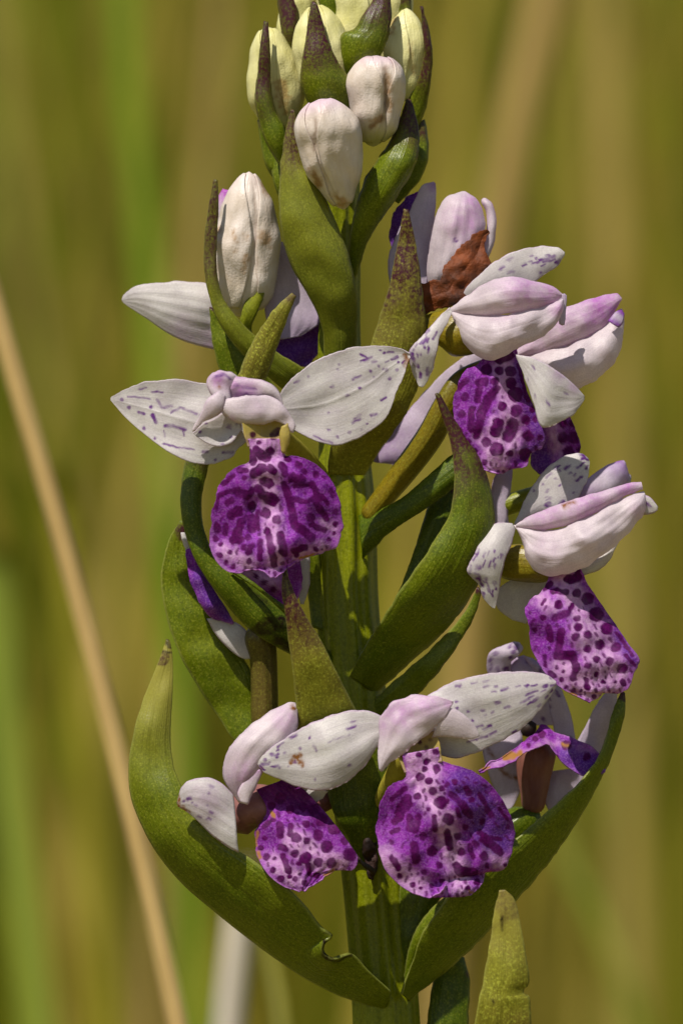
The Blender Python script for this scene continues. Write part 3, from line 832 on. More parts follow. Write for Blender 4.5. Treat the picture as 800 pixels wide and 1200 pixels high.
# ---- bracts and ovaries right of the stem
bract([(512, 575), (500, 600), (488, 640), (472, 685), (450, 730), (436, 760)], [(540, 565), (534, 600), (524, 630), (508, 662), (482, 705), (455, 750)], (20, 30, 15), 8, 'green_dark', tip=.0, edge=.1)
bract([(548, 520), (530, 534), (500, 560), (465, 588), (440, 598), (420, 604)], [(560, 548), (532, 571), (500, 594), (465, 617), (445, 634), (425, 655)], (80, 72, 25), 16, 'green_dark', tip=.0, edge=.0, pale=0.0, thick=3, label='smooth green ovary-like bract joining the stem')
bract([(560, 688), (548, 712), (530, 737), (500, 766), (466, 795), (448, 812), (430, 826)], [(563, 692), (556, 718), (540, 748), (518, 780), (490, 812), (462, 832), (440, 842)], (60, 60, 20), 7, 'green', tip=.0, edge=.25, pale=.9)
bract([(511, 461), (519, 488), (527, 513), (532, 540), (533, 570), (529, 597), (518, 620), (498, 652), (470, 690), (448, 726), (428, 757), (410, 792)],
      [(514, 463), (528, 488), (549, 518), (565, 548), (575, 582), (578, 610), (574, 640), (560, 680), (540, 714), (510, 748), (478, 776), (440, 812)], (118, 122, 132, 128, 92, 34), 20, 'green', dR=(118, 116, 116, 96, 50, 20), tip=.36, edge=.3, label='big green bract with a dark twisted tip', pk=dict(strength=.95))

# ---- right flower
fK = flower('violet-grey flower hidden behind the long pale hood', P=[(520, 640, 10, 10), (560, 610, 11, 12), (600, 590, 12, 15), (660, 575, 14, 20)], mat='ovary_green')
petal(fK, [(672, 588), (684, 566), (704, 549), (722, 541), (731, 540)], [(690, 592), (712, 585), (728, 572), (735, 558), (733, 543)], (28, 32, 26), 12, 'petal_mauve', pt=dict(base_tint=.6, tip_tint=.5, seed=18), back=True, thick=0)
petal(fK, [(722, 548), (732, 552), (739, 558)], [(716, 574), (728, 574), (738, 566)], (22, 20), 4, 'petal_mauve', name='petal', pt=dict(base_tint=.4))
petal(fK, [(596, 544), (584, 550), (577, 566), (575, 588), (578, 612), (582, 630)], [(600, 548), (599, 566), (595, 585), (594, 602), (597, 618), (600, 632)], (20, 22, 18), 5, 'petal_mauve', name='sepal', pt=dict(base_tint=.35, seed=19))

fC = flower('flower with long pale hood and steep spotted lip', P=[(556, 650, 9, 20), (578, 652, 14, 52), (596, 658, 21, 78), (614, 660, 23, 90), (634, 662, 21, 96), (656, 666, 15, 102)], mat='ovary', ribs=4, rib=.05, twist=1.5)
petal(fC, [(602, 615), (612, 592), (624, 570), (640, 549), (660, 535), (679, 531), (688, 537)], [(608, 613), (630, 603), (655, 597), (672, 588), (683, 572), (689, 555), (690, 541)], (80, 86, 82), 8, 'petal', pt=dict(n=32, seed=20, vmin=.3, vmax=.95, umin=.15, umax=.95, edge_tint=.2), res=1.8, label='dashed white sepal standing behind the long hood')
petal(fC, [(604, 614), (626, 602), (652, 591), (682, 582), (712, 573), (738, 565), (751, 565)], [(604, 618), (640, 621), (676, 612), (706, 597), (732, 582), (753, 574)], (104, 132, 112), 12, 'hood', pt=dict(seed=21, tint=((690, 592, 44, .5), (640, 603, 36, .42), (735, 572, 26, .6)), edge_tint=.25, brown=[(660, 593, 672, 588, 1.6)]), ridge=.8, back=True, thick=0, label='pink upper sepal of the long hood')
petal(fC, [(602, 616), (640, 621), (676, 611), (706, 596), (732, 581), (754, 576)], [(606, 622), (613, 640), (615, 654), (626, 669), (645, 675), (672, 670), (701, 655), (726, 634), (746, 612), (756, 598), (756, 580)], (100, 136, 110), 20, 'hood', pt=dict(seed=22, tint=((640, 640, 26, .1), (748, 596, 16, .25)), edge_tint=.02), ridge=1.1, nr=5, ripple=2.0, back=True, thick=0, jit=1.0)
petal(fC, [(748, 580), (760, 582), (770, 594)], [(750, 604), (762, 602), (770, 597)], (110, 112), 4, 'petal', name='petal', pt=dict(edge_tint=.4, spots=[(757, 590, 761, 593, 2)]))
petal(fC, [(600, 614), (582, 613), (569, 621), (557, 645), (547, 667), (552, 676), (561, 685), (566, 700), (576, 712)], [(603, 620), (598, 638), (590, 660), (586, 678), (584, 695), (581, 706), (579, 713)], (112, 128, 120), 7, 'petal', pt=dict(n=40, seed=23, vmin=.35, vmax=.85, umin=.1, umax=.85, r=1.4, edge_tint=.4), res=1.6, label='spotted sepal drooping beside the long hood')
petal(fC, [(672, 668), (700, 652), (718, 636), (724, 632)], [(680, 674), (698, 669), (714, 656), (724, 636)], (88, 84), 4, 'petal', name='petal', pt=dict())
petal(fC, [(600, 680), (586, 688), (580, 702), (584, 714), (600, 726)], [(646, 680), (640, 692), (628, 704), (622, 720), (616, 731)], (60, 52), 6, 'petal', pt=dict(seed=24, edge_tint=.05))
lip(fC, [(646, 670), (638, 688), (624, 702), (616, 714), (617, 726), (620, 740), (620, 754), (627, 770), (637, 787), (650, 801), (668, 813), (690, 823)],
    [(678, 664), (688, 684), (704, 708), (722, 734), (737, 756), (748, 772), (745, 784), (741, 794), (735, 807), (723, 812), (712, 805), (700, 818)], (104, 120, 122, 124), 22,
    rows('330,195,380,180,22 380,150,16 375,275,20 240,265,310,270,16 270,345,22 440,310,30 350,345,330,380,12 250,420,310,395,18 375,425,16 490,400,36 550,485,30 385,475,20 440,520,17 370,530,18 510,578,24 605,590,26 215,480,222,540,18 285,500,265,640,18 265,640,350,640,22 350,640,375,720,16 375,720,355,770,15 435,600,20 490,665,16 440,700,16 565,675,20 640,715,26 490,750,14 645,800,14 425,780,440,830,12 285,780,12 220,745,240,760,14 360,845,11 400,845,8 475,880,10 530,795,10 600,795,9 180,420,14 170,340,190,320,8 105,390,8 130,490,12 190,640,195,700,9 215,600,9 190,250,220,220,12 260,710,8 300,730,8 315,825,7 610,510,700,640,8 660,640,720,700,8', 600, 640, 5),
    [(660, 680, 690, 730, 14), (690, 740, 715, 790, 22), (660, 785, 700, 810, 16), (632, 700, 645, 712, 8)], viol=[(724, 744, 742, 776, 7)], brown=[(666, 812, 674, 816, 2)], extra=40, dR=(104, 108, 104, 112), label='steep purple lip with round dark spots', seed=5)

# ---- shaded flower low on the right
fF = flower('shaded flower with its lip lifted over a boat-shaped bract', P=[(470, 1030, 14, 0), (540, 1004, 20, 4), (590, 980, 25, 10), (618, 958, 19, 12), (625, 945, 12, 12)], mat='green_dark', ribs=5, rib=.04)
g = Geo(); tube(g, [(625, 955, 12, 16), (625, 935, 15, 18), (626, 912, 19, 18), (628, 890, 22, 18), (630, 866, 20, 14)], sides=40, ribs=9, rib=.035, bumpy=2)
build('spur', g, 'spur', fF)
petal(fF, [(575, 800), (570, 782), (573, 766), (588, 757), (602, 752)], [(600, 792), (598, 776), (606, 768), (612, 760), (608, 753)], (-5, 6, 4), 5, 'petal_mauve', pt=dict(n=14, seed=25, r=2.2, base_tint=.2), res=2)
petal(fF, [(588, 775), (584, 800), (590, 830), (600, 850)], [(612, 768), (632, 778), (645, 805), (650, 850)], (-10, -12), 12, 'petal_mauve', pt=dict(n=14, seed=26, base_tint=.25), res=2)
petal(fF, [(612, 768), (634, 800), (646, 840), (652, 880)], [(624, 772), (650, 796), (666, 832), (675, 872)], (0, 4, 6), 7, 'petal_mauve', pt=dict(n=10, seed=27, base_tint=.2), res=2)
petal(fF, [(575, 835), (566, 862), (566, 885), (574, 912), (584, 938), (592, 950)], [(606, 838), (612, 870), (612, 900), (610, 925), (604, 940), (596, 949)], (-8, -4, -6), 7, 'petal_mauve', pt=dict(seed=28, edge_tint=.1, brown=[(573, 880, 590, 905, 1.5), (590, 905, 606, 912, 1.5)]))
petal(fF, [(636, 905), (636, 930), (644, 955), (652, 966)], [(676, 900), (690, 908), (676, 932), (656, 964)], (-6, 0), 6, 'petal_mauve', pt=dict(seed=29, base_tint=.15))
petal(fF, [(718, 806), (704, 818), (690, 842), (678, 866), (674, 884)], [(722, 808), (720, 838), (712, 866), (706, 892), (694, 900)], (25, 22, 18), 5, 'petal_mauve', pt=dict(seed=30, edge_tint=.1))
lip(fF, [(560, 903, 66), (578, 892, 58), (602, 879, 46), (622, 862, 38), (636, 849, 34), (650, 858, 36), (668, 864, 42), (690, 873, 48), (706, 889, 52), (709, 901, 52)],
    [(561, 905, 66), (580, 900, 64), (600, 893, 60), (620, 880, 58), (640, 872, 56), (650, 882, 58), (662, 897, 60), (682, 909, 60), (698, 911, 56), (708, 906, 53)], (50, 50), 5, rows('360,460,14 330,480,10 300,510,8 470,510,18 420,560,10 560,560,14', 540, 740, 3.81), [(568, 898, 640, 874, 2), (640, 872, 690, 880, 1.5)], viol=[(665, 885, 700, 903, 14)], brown=[(592, 888, 602, 884, 4), (606, 884, 610, 884, 3), (566, 902, 572, 899, 2), (659, 873, 664, 874, 2)], res=1.8, label='dark purple lip bent upwards like a saddle')
g = Geo(); tube(g, [(612, 862, 7, 30), (620, 853, 9, 34), (628, 848, 7, 34)], sides=16)
build('column', g, 'black', fF)
bract([(728, 810), (716, 840), (704, 880), (680, 915), (645, 948), (602, 984), (562, 1018), (524, 1052), (498, 1088), (485, 1120), (470, 1165)], [(731, 812), (729, 842), (718, 877), (701, 915), (676, 960), (641, 1010), (602, 1056), (562, 1100), (530, 1130), (505, 1150), (478, 1172)], (45, 75, 95, 104, 50), 15, 'green', dR=(45, 52, 50, 48, 26), tip=.0, edge=.12, pale=.8, label='long boat-shaped green bract under the shaded flower', extra=[
    dict(L=[(575, 1012), (536, 1042), (511, 1061), (490, 1086), (480, 1112), (474, 1150)], R=[(580, 1022), (545, 1052), (520, 1078), (500, 1106), (488, 1132), (480, 1160)], d=(62, 72, 32), cup=8)])
bract([(470, 1030), (468, 1060), (470, 1095), (474, 1130)], [(530, 1030), (516, 1052), (496, 1080), (484, 1115)], (30, 30, 25), 8, 'green_dark', tip=0, edge=0)
bract([(536, 1120), (516, 1130), (506, 1160), (500, 1220), (495, 1330), (475, 1500)], [(542, 1122), (549, 1150), (548, 1190), (545, 1240), (530, 1340), (505, 1500)], (-10, -10, 0), 8, 'green_dark', tip=0, edge=.1)
bract([(585, 1043), (581, 1062), (576, 1095), (569, 1135), (560, 1180), (548, 1240), (530, 1330), (505, 1450), (470, 1600)], [(591, 1043), (602, 1055), (609, 1085), (615, 1118), (619, 1146), (618, 1154), (613, 1158), (614, 1167), (620, 1170), (620, 1230), (605, 1330), (560, 1450), (495, 1600)], (205, 205, 180, 120, 42), 9, 'green_dry', tip=.06, edge=.15, label='upright bract tip with a bleached patch and a bitten margin', pk=dict(tipg=.9, strength=.4, brown=[(588, 1074, 588, 1088, 1.2), (577, 1172, 578, 1176, 1.2), (616, 1156, 616, 1168, 1.5)]))

# ---- left side: bracts and the flower behind the front lip
fL = flower('flower half hidden behind the front purple lip', P=[(375, 900, 12, 15), (330, 880, 13, 25), (312, 850, 15, 34), (310, 810, 15, 38), (309, 775, 15, 42), (305, 750, 17, 46), (300, 730, 14, 48)], mat='ovary_brown', ribs=4, rib=.05)
bract([(213, 610), (200, 630), (191, 660), (190, 690), (197, 725), (212, 768), (236, 810), (258, 842), (278, 870), (330, 905), (385, 930)], [(216, 611), (226, 640), (236, 680), (254, 725), (278, 762), (294, 788), (300, 820), (306, 850), (320, 870), (355, 890), (398, 905)], (25, 20, 20, 15, 10), 7, 'green', tip=.04, edge=.15, pale=1.0, label='broad green bract with a pale rim behind the curved bract')
lip(fL, [(218, 644), (220, 662), (226, 688), (236, 710), (248, 724), (262, 728)], [(227, 641), (238, 668), (252, 694), (264, 712), (274, 730), (270, 731)], (45, 50, 48), 8, [], [], viol=[(235, 680, 260, 715, 14)], res=2.5, label='violet side lobe seen past the curved bract')
lip(fL, [(268, 640), (278, 668), (296, 688), (318, 702), (332, 716)], [(346, 640), (352, 664), (352, 690), (346, 708), (340, 718)], (48, 52, 50), 12, rows('520,330,12 560,360,10 480,300,10', 180, 600, 4), [(290, 672, 320, 680, 8)], res=2.5)
petal(fL, [(243, 725), (252, 742), (264, 756), (278, 768), (288, 772)], [(262, 724), (280, 732), (292, 744), (296, 758), (293, 772)], (40, 44), 6, 'petal', pt=dict(seed=31))
petal(fL, [(340, 630), (344, 660), (348, 690), (352, 708)], [(360, 630), (363, 655), (362, 685), (356, 708)], (40, 36), 4, 'petal', name='petal', pt=dict(seed=32))
petal(fL, [(212, 624), (214, 634), (218, 645)], [(216, 624), (220, 634), (223, 645)], (42, 42), 2, 'petal', name='petal', pt=dict())
bract([(355, 640), (358, 670), (362, 700), (366, 735)], [(372, 640), (376, 670), (378, 705), (380, 740)], (15, 15), 4, 'green', tip=0, edge=.1)
bract([(228, 500), (222, 530), (215, 560), (213, 590), (217, 620), (228, 652), (245, 680), (262, 702), (280, 724), (300, 742), (325, 757), (352, 772), (380, 790)], [(252, 505), (246, 535), (238, 568), (235, 600), (242, 634), (256, 655), (272, 668), (290, 680), (308, 696), (326, 712), (345, 730), (362, 748), (395, 770)], (70, 78, 84, 88, 70, 20), 13, 'green_dark', tip=.16, edge=.3, label='curved tube-like bract with a charred hole', pk=dict(strength=.5, brown=[(308, 735, 328, 731, 8), (298, 738, 306, 733, 4), (312, 726, 330, 728, 4), (325, 748, 345, 760, 5), (290, 690, 318, 712, 1.5), (262, 705, 268, 712, 1.2)]), extra=[
    dict(L=[(270, 668), (292, 682), (314, 698), (336, 714), (346, 726)], R=[(280, 672), (302, 688), (322, 706), (338, 722), (348, 734)], d=(96, 104, 92), cup=5)])
bract([(331, 666), (331, 690), (335, 720), (340, 758), (344, 790), (347, 822), (349, 855), (355, 900), (370, 930)], [(335, 667), (345, 698), (359, 724), (375, 750), (391, 782), (406, 812), (419, 838), (430, 870), (440, 910)], (160, 158, 144, 108, 36), 13, 'green_dry', tip=.42, edge=.2, label='pointed speckled bract in front of the stem', pk=dict(strength=.85, gdry=.1, brown=[(332, 668, 333, 671, 2)]))
bract([(385, 900), (384, 925), (392, 955), (410, 985), (420, 1010)], [(450, 860), (452, 900), (448, 945), (440, 985), (432, 1010)], (60, 62, 36), 10, 'green_dark', tip=0, edge=0, label='dark green swollen base between the two lower front flowers')
bract([(196, 749), (190, 769), (181, 790), (169, 820), (158, 858), (152, 896), (154, 930), (165, 962), (186, 1000), (216, 1036), (252, 1067), (300, 1105), (350, 1140), (390, 1162), (420, 1173), (450, 1182)],
      [(199, 751), (202, 775), (202, 800), (200, 838), (199, 872), (206, 908), (226, 944), (258, 982), (298, 1009), (330, 1034), (358, 1062), (376, 1086), (389, 1096), (380, 1104), (379, 1116), (390, 1123), (412, 1118), (432, 1138), (458, 1162)], (75, 85, 84, 66, 52, 32), 14, 'green', dR=(75, 88, 110, 128, 112, 60), tip=.02, edge=.12, label='huge curved green bract with a rusty tip and a bitten notch', res=2.6, jit=.4,
      pk=dict(tipg=.85, tipl=.36, gdry=.05, strength=.6, brown=[(196, 748, 198, 757, 3), (192, 764, 202, 765, 1.4), (380, 1100, 380, 1118, 2.0), (382, 1120, 392, 1125, 2), (392, 1125, 412, 1118, 1.6), (382, 1092, 389, 1096, 1.5)]))

# ---- front flower, left of the stem
fA = flower('front flower with spread white sepals and broad spotted lip', P=[(380, 560, 9, 20), (350, 530, 11, 70), (325, 510, 14, 120), (312, 494, 18, 146), (311, 508, 17, 146), (311, 520, 12, 150)], mat='column')
petal(fA, [(300, 458), (270, 451), (241, 449), (215, 445), (190, 445), (166, 449), (146, 457), (133, 464), (130, 467)], [(306, 500), (292, 513), (282, 524), (270, 536), (250, 544), (228, 543), (200, 531), (172, 511), (148, 490), (134, 474), (130, 469)], (150, 148, 138), -8, 'petal', res=1.6, crease=-5, ridge=.8, nr=3,
      pt=dict(seed=33, spots=rows('105,225,150,228,4 150,228,195,235,4 80,238,7 110,270,8 200,270,8 150,290,170,295,7 205,300,220,330,8 225,240,245,270,6 245,270,280,265,6 280,290,320,272,5 320,272,385,295,5 170,355,9 215,395,6 255,345,290,345,6 290,345,340,360,5 250,418,300,432,4 300,432,370,440,4 410,450,425,450,8 490,452,530,452,7 460,483,7 200,205,245,208,4 150,195,180,190,3 400,300,430,305,4 250,365,255,390,3 330,365,335,385,3', 120, 400, 3.478), edge_tint=.1), label='white sepal with broken purple veins')
petal(fA, [(326, 470), (330, 458), (346, 440), (368, 424), (395, 412), (422, 406), (450, 405), (470, 409), (480, 414)], [(332, 488), (344, 503), (360, 512), (380, 520), (398, 521), (418, 514), (440, 501), (455, 485), (463, 462), (472, 443), (480, 418)], (152, 150, 140), -9, 'petal', res=1.6, crease=-5, ridge=1.2, nr=3,
      pt=dict(seed=34, n=14, vmin=.3, spots=rows('300,487,10 358,465,9 413,453,8 460,388,485,380,8 505,315,525,305,7 580,175,10 530,175,10 545,215,9 520,95,10 568,120,8 495,158,8 455,178,9 525,138,540,132,4 585,140,8 410,100,440,120,6 425,130,460,115,7 100,235,120,225,7 165,205,8 310,150,8 375,220,7 405,260,9 260,375,7 380,400,410,385,6 470,205,6 440,425,6 190,485,280,518,4', 320, 390, 4, .85), brown=[(474, 418, 478, 430, 4)], edge_tint=.12), label='white sepal with a small orange tip')
petal(fA, [(252, 470), (244, 452), (246, 440), (258, 435), (272, 437)], [(275, 478), (270, 462), (272, 452), (276, 446), (280, 442)], (166, 170, 166), 8, 'hood', name='petal', pt=dict(seed=35, tint=((255, 444, 14, .7), (268, 452, 10, .4)), brown=[(256, 452, 258, 454, 2)], spots=[(252, 442, 262, 439, 1.6), (262, 439, 270, 444, 1.4)]), ripple=1.4, rf=.07, jit=1.5)
petal(fA, [(258, 462), (272, 442), (292, 444), (312, 447), (324, 456), (330, 468)], [(262, 480), (280, 470), (298, 466), (314, 468), (326, 474), (334, 482)], (168, 172, 168), 8, 'hood', name='sepal', pt=dict(seed=36, tint=((285, 460, 26, .65), (272, 450, 12, .6)), base_tint=.2, spots=[(276, 452, 300, 456, 1.6), (282, 460, 292, 462, 1.5)]), ridge=1, ripple=1.3, rf=.06, jit=1.5, label='curled mauve top of the front hood')
petal(fA, [(256, 472), (268, 468), (288, 464), (308, 464), (324, 468), (334, 478), (342, 490), (346, 500)], [(262, 484), (276, 495), (292, 497), (308, 496), (324, 495), (334, 498), (340, 506), (344, 508)], (174, 177, 174), 6, 'hood', name='sepal', pt=dict(seed=37, edge_tint=.05, tint=((272, 492, 8, .3), (300, 480, 14, .12))), ridge=1, jit=1.6, ripple=1.1, rf=.05)
petal(fA, [(256, 458), (244, 468), (235, 485), (227, 500), (226, 506)], [(264, 464), (262, 478), (252, 488), (238, 494), (228, 505)], (176, 174, 170), 6, 'hood', name='petal', pt=dict(seed=38, edge_tint=.1))
petal(fA, [(226, 507), (238, 496), (252, 490), (264, 482), (276, 484)], [(230, 511), (244, 520), (260, 523), (274, 516), (284, 503)], (166, 164, 162), -5, 'petal', name='petal', pt=dict(n=8, seed=39, edge_tint=.15), res=2)
petal(fA, [(281, 484), (284, 498), (287, 512), (291, 524)], [(339, 484), (338, 500), (336, 514), (332, 528)], (172, 174, 178), -8, 'throat_yellow', name='column', res=1.4, pt=dict(seed=50, edge_tint=0, tip_tint=.6, spots=rows('305,118,16 335,155,9 400,120,425,100,18 265,155,15 335,190,10 385,190,16 290,205,12 440,175,9', 220, 480, 4)))
petal(fA, [(330, 500), (328, 514), (330, 530)], [(337, 496), (340, 512), (334, 532)], (178, 178), 4, 'throat_yellow', name='petal', pt=dict(edge_tint=0))
SA = rows('305,118,18 335,155,10 400,120,425,100,20 265,155,16 290,205,305,240,20 320,190,370,230,18 385,195,18 310,300,350,275,20 385,275,400,285,16 360,335,385,345,20 330,370,350,400,18 375,410,400,425,25 365,485,22 418,517,18 375,570,16 380,590,405,725,14 435,590,450,670,18 340,620,338,700,12 298,378,14 245,285,270,285,12 265,320,10 165,350,215,310,10 150,400,240,370,10 130,460,150,400,8 240,390,280,400,20 185,440,205,425,14 205,490,235,475,22 300,450,18 300,510,300,560,20 245,540,265,510,14 215,610,245,550,18 180,545,175,580,12 138,545,140,565,14 132,605,12 155,635,10 150,682,14 200,668,9 180,715,10 215,735,10 240,610,20 280,600,14 300,640,285,670,12 330,480,330,560,8 290,710,10 265,645,12 440,260,455,300,15 460,230,475,235,10 520,260,16 545,290,14 600,305,14 490,320,530,330,20 450,350,480,430,14 480,430,500,540,16 500,540,580,600,18 490,420,560,435,12 500,360,580,350,8 580,350,620,420,14 560,430,600,410,10 600,440,650,510,12 620,400,655,440,10 670,380,680,400,12 690,478,14 575,505,18 580,540,640,565,12 690,535,14 685,580,8 660,610,10 500,660,545,645,14 510,680,10 600,655,10', 220, 480, 4, .92)
lip(fA, [(290, 514), (292, 526), (292, 540), (280, 548), (266, 556), (258, 570), (252, 590), (247, 614), (245, 636), (250, 652), (260, 665), (275, 671), (294, 667), (308, 670), (318, 677)],
    [(333, 514), (332, 524), (335, 534), (354, 537), (371, 545), (386, 560), (396, 580), (401, 604), (400, 626), (395, 640), (380, 647), (364, 652), (348, 659), (334, 667), (322, 677)], (178, 174, 168, 170, 182), 22, SA,
    [(310, 516, 310, 540, 22), (306, 530, 312, 560, 16), (312, 560, 318, 610, 11), (318, 610, 322, 660, 10), (262, 645, 290, 660, 9), (350, 650, 380, 640, 5), (380, 615, 392, 620, 6)], brown=[(352, 655, 366, 650, 2), (300, 498, 322, 500, 3)], extra=40, dR=(178, 168, 156, 158, 176), label='broad purple lip with dark loops and spots', seed=3, pw=.7)

# ---- lower front flowers
fE = flower('flower with lilac hood and frayed lip above the huge bract', P=[(395, 930, 12, 30), (360, 945, 14, 60), (335, 946, 20, 82), (312, 948, 27, 90), (295, 950, 27, 90), (288, 964, 22, 88), (290, 978, 14, 88)], mat='throat', ribs=4, rib=.05, bumpy=3)
petal(fE, [(280, 940), (262, 912), (264, 890), (277, 866), (300, 845), (322, 831), (340, 823), (346, 824)], [(290, 943), (294, 926), (306, 906), (326, 884), (344, 866), (349, 850), (348, 835), (347, 826)], (128, 140, 126), 18, 'hood', pt=dict(seed=40, tint=((290, 910, 34, .38), (335, 845, 24, .3)), edge_tint=.1, brown=[(343, 829, 346, 831, 3)]), ridge=1.4, nr=3, label='lilac hood with a browned tip')
petal(fE, [(296, 905), (284, 918), (278, 930), (282, 940)], [(312, 898), (304, 914), (296, 930), (290, 943)], (142, 142), 4, 'hood', name='petal', pt=dict(seed=41, base_tint=.35))
petal(fE, [(274, 932), (258, 917), (240, 911), (222, 914), (212, 924), (208, 941)], [(279, 998), (268, 993), (250, 980), (235, 965), (222, 953), (209, 945)], (132, 140, 132), 9, 'petal', pt=dict(n=12, seed=42, tint=((245, 940, 34, .25),), edge_tint=.3, brown=[(209, 934, 210, 944, 2.5), (212, 946, 222, 951, 2), (250, 984, 258, 988, 1.5)]), ridge=.8, label='small folded sepal with rusty rim')
petal(fE, [(340, 912), (356, 918), (384, 927)], [(352, 936), (364, 942), (378, 936)], (110, 112), 3, 'petal', name='petal', pt=dict())
lip(fE, [(300, 925), (312, 945), (308, 960), (300, 972), (299, 988), (304, 1008), (316, 1027), (334, 1040), (350, 1044)],
    [(332, 914), (352, 922), (374, 944), (394, 968), (410, 990), (420, 1007), (412, 1018), (393, 1020), (374, 1034), (356, 1044)], (114, 122, 128, 138), 20,
    rows('395,415,14 465,430,14 400,470,8 425,490,430,530,12 470,490,465,525,9 530,485,12 490,540,16 530,550,12 575,530,18 610,575,20 640,500,22 680,550,14 700,605,22 575,635,15 628,638,16 485,600,12 430,575,445,580,11 440,610,460,670,9 520,620,530,615,16 535,640,540,680,9 500,640,8 375,615,12 352,580,10 368,540,8 405,620,6 400,665,9 430,700,11 465,690,7 485,700,8 505,680,7 525,715,9 570,685,10 590,470,20 520,420,16 430,385,20 560,430,20 365,495,385,480,8', 200, 820, 3.333),
    [(345, 985, 365, 1000, 14), (360, 1005, 395, 1012, 12), (320, 1010, 345, 1030, 10)], dark=[(310, 925, 350, 935, 16), (345, 930, 380, 962, 10)], brown=[(302, 975, 300, 990, 1.6), (303, 1000, 305, 1005, 2), (380, 1026, 390, 1021, 2), (318, 952, 320, 956, 2)], extra=30, label='purple spotted lip with a frayed edge', seed=7)
g = Geo()
patch(g, [(419, 1004), (424, 1010), (432, 1014), (440, 1020)], [(420, 1010), (426, 1016), (434, 1022), (438, 1026)], d=(118, 80, 50), cup=3, ripple=1)
patch(g, [(430, 968), (424, 982), (427, 1004), (433, 1030)], [(442, 965), (440, 985), (441, 1010), (437, 1032)], d=(50, 46, 44), cup=4, ripple=2.5, rf=.1, jit=2)
build('withered_stub', g, 'stub', orchid, 3, 'withered dark stub between the lower front lips')

fD = flower('lower front flower with pink hood and two-lobed spotted lip', P=[(440, 960, 10, 25), (455, 925, 12, 80), (475, 890, 14, 130), (490, 872, 17, 140), (493, 882, 15, 144), (496, 896, 12, 148)], mat='column')
petal(fD, [(452, 842), (430, 833), (405, 834), (376, 843), (347, 857), (322, 874), (306, 887), (302, 892)], [(452, 866), (440, 876), (431, 892), (414, 910), (395, 922), (374, 926), (350, 922), (328, 913), (310, 905), (302, 896)], (152, 152, 148), 12, 'petal', res=1.7, ridge=1.0, nr=3, pt=dict(n=12, seed=43, vmin=.2, spots=rows('370,235,8 395,215,8 415,225,7 420,195,5 445,208,6 385,245,5 425,265,5 505,190,7 560,180,570,200,5 485,240,5 565,310,5 615,165,700,135,2 460,260,4', 200, 820, 3.333), brown=[(342, 890, 350, 886, 4), (350, 892, 354, 896, 3), (304, 901, 306, 902, 1.5)], edge_tint=.3, umin=.1), label='white sepal with a rusty stain in front of the lilac hood')
petal(fD, [(496, 818), (520, 804), (548, 794), (578, 789), (612, 787), (638, 790), (651, 799)], [(504, 862), (508, 880), (528, 888), (552, 884), (582, 870), (612, 852), (636, 828), (651, 803)], (148, 150, 140), 12, 'petal', res=1.7, ridge=1.0, nr=3, pt=dict(n=46, seed=44, vmin=.25, vmax=.97, umin=.1, umax=.95, edge_tint=.25, tip_tint=.05), label='long white sepal flecked with purple dashes')
petal(fD, [(520, 828), (534, 832), (546, 840), (556, 851), (561, 861)], [(506, 864), (524, 863), (540, 865), (552, 866), (561, 863)], (172, 172, 166), 7, 'hood', name='petal', pt=dict(seed=45, edge_tint=.05))
petal(fD, [(531, 822), (510, 816), (480, 816), (458, 824), (447, 838), (445, 860), (443, 885), (444, 902)], [(530, 826), (520, 842), (506, 856), (490, 868), (474, 882), (460, 892), (450, 900), (446, 904)], (176, 178, 176, 174), 10, 'hood', pt=dict(seed=46, tint=((470, 832, 34, .5), (500, 822, 30, .4), (525, 824, 14, .4), (450, 850, 20, .3)), edge_tint=.15), ridge=1.4, nr=3, label='pink crumpled hood', ripple=1.3, rf=.045, jit=1.5)
petal(fD, [(462, 872), (466, 884), (470, 896), (474, 906)], [(508, 856), (514, 868), (516, 880), (517, 892)], (168, 172, 176), -7, 'throat_yellow', name='column', res=1.4, pt=dict(seed=51, edge_tint=0, base_tint=.2, tip_tint=.6, spots=rows('265,320,9 300,335,10 235,350,9 265,375,11 305,405,12 258,405,8 240,300,8 280,290,8', 420, 780, 3.333)))
g = Geo(); tube(g, [(466, 872, 3, 168), (474, 886, 5, 172), (484, 896, 5, 170), (490, 902, 3, 168)], sides=12)
build('column', g, 'spur', fD)
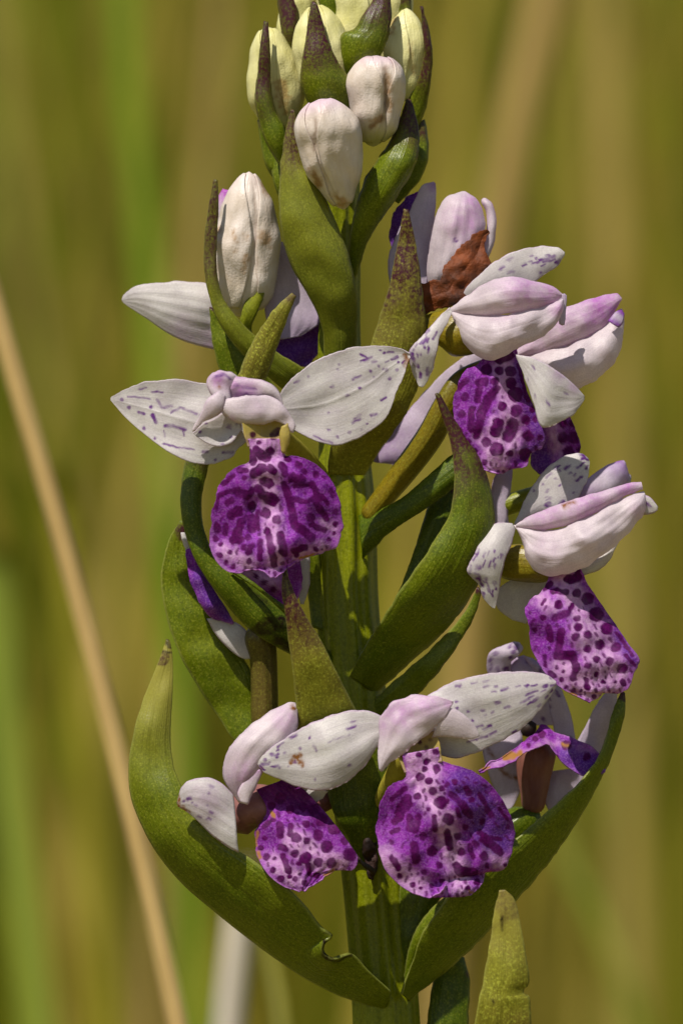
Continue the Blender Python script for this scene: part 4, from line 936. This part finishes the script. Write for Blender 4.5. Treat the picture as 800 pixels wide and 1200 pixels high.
SD = rows('265,320,10 300,335,10 235,350,9 265,375,12 305,405,14 258,405,9 240,435,14 275,450,13 345,465,8 325,480,10 290,490,12 320,535,22 345,530,10 272,563,6 350,600,20 295,590,298,640,9 345,650,355,710,11 400,728,14 385,665,12 380,780,395,805,14 395,805,445,805,16 460,845,11 425,870,9 285,725,18 312,780,12 255,805,9 325,838,8 285,860,7 240,870,6 215,700,225,760,13 235,590,220,640,12 160,570,190,520,16 150,600,165,590,14 230,510,12 130,650,155,640,8 130,690,8 200,540,140,610,12 180,480,130,520,8 200,590,200,640,10 130,750,155,790,10 160,820,8 210,855,8 250,665,14 375,455,10 360,500,400,540,10 400,540,430,580,14 440,525,10 470,500,520,590,8 500,560,12 480,610,10 415,630,10 455,695,12 430,700,445,750,7 490,745,15 470,650,550,720,9 480,680,555,735,9 520,670,550,680,7 580,630,8 550,560,580,600,6 500,780,8 570,775,5 420,480,430,500,10 380,560,395,590,6 510,690,8', 420, 780, 3.333, .95)
lip(fD, [(472, 884), (473, 894), (474, 902), (474, 912), (458, 922), (446, 942), (441, 968), (444, 998), (452, 1020), (468, 1037), (484, 1047), (500, 1052), (514, 1048), (521, 1037)],
    [(514, 876), (515, 884), (516, 892), (528, 896), (550, 902), (572, 917), (589, 939), (600, 964), (602, 986), (597, 1006), (588, 1019), (573, 1022), (568, 1026), (564, 1038), (547, 1050), (533, 1048), (524, 1038)], (176, 176, 176, 176, 180), 24, SD,
    [(494, 884, 496, 905, 20), (488, 900, 502, 930, 15), (502, 930, 520, 960, 12), (520, 960, 530, 1000, 11), (530, 1000, 540, 1040, 12), (450, 1005, 490, 1040, 12), (575, 1000, 590, 1010, 8)], viol=[(545, 920, 580, 980, 22)], brown=[(549, 1045, 551, 1046, 1.5), (570, 1024, 573, 1022, 1.5)], extra=70, dR=(176, 164, 144, 140, 168), label='two-lobed purple lip with radiating dark marks', seed=9, pw=.7)

# ---- rust-brown scrap caught between the flowers
g = Geo()
patch(g, [(572, 270), (562, 272), (552, 280), (540, 289), (528, 302), (517, 315), (518, 326), (508, 330), (494, 334), (490, 346)], [(574, 274), (568, 282), (571, 300), (573, 312), (562, 326), (550, 342), (536, 354), (518, 360), (502, 368), (490, 372)], d=(60, 74, 82, 74), cup=5, ripple=1.5, rf=.07, jit=3, res=1.6, crease=4)
scrap = build('dead_leaf_scrap', g, 'dead', None, 1.2)
scrap.location = ROOT
scrap['label'] = 'rust-brown curled scrap of dead leaf stuck between two upper flowers'
scrap['category'] = 'dead leaf'
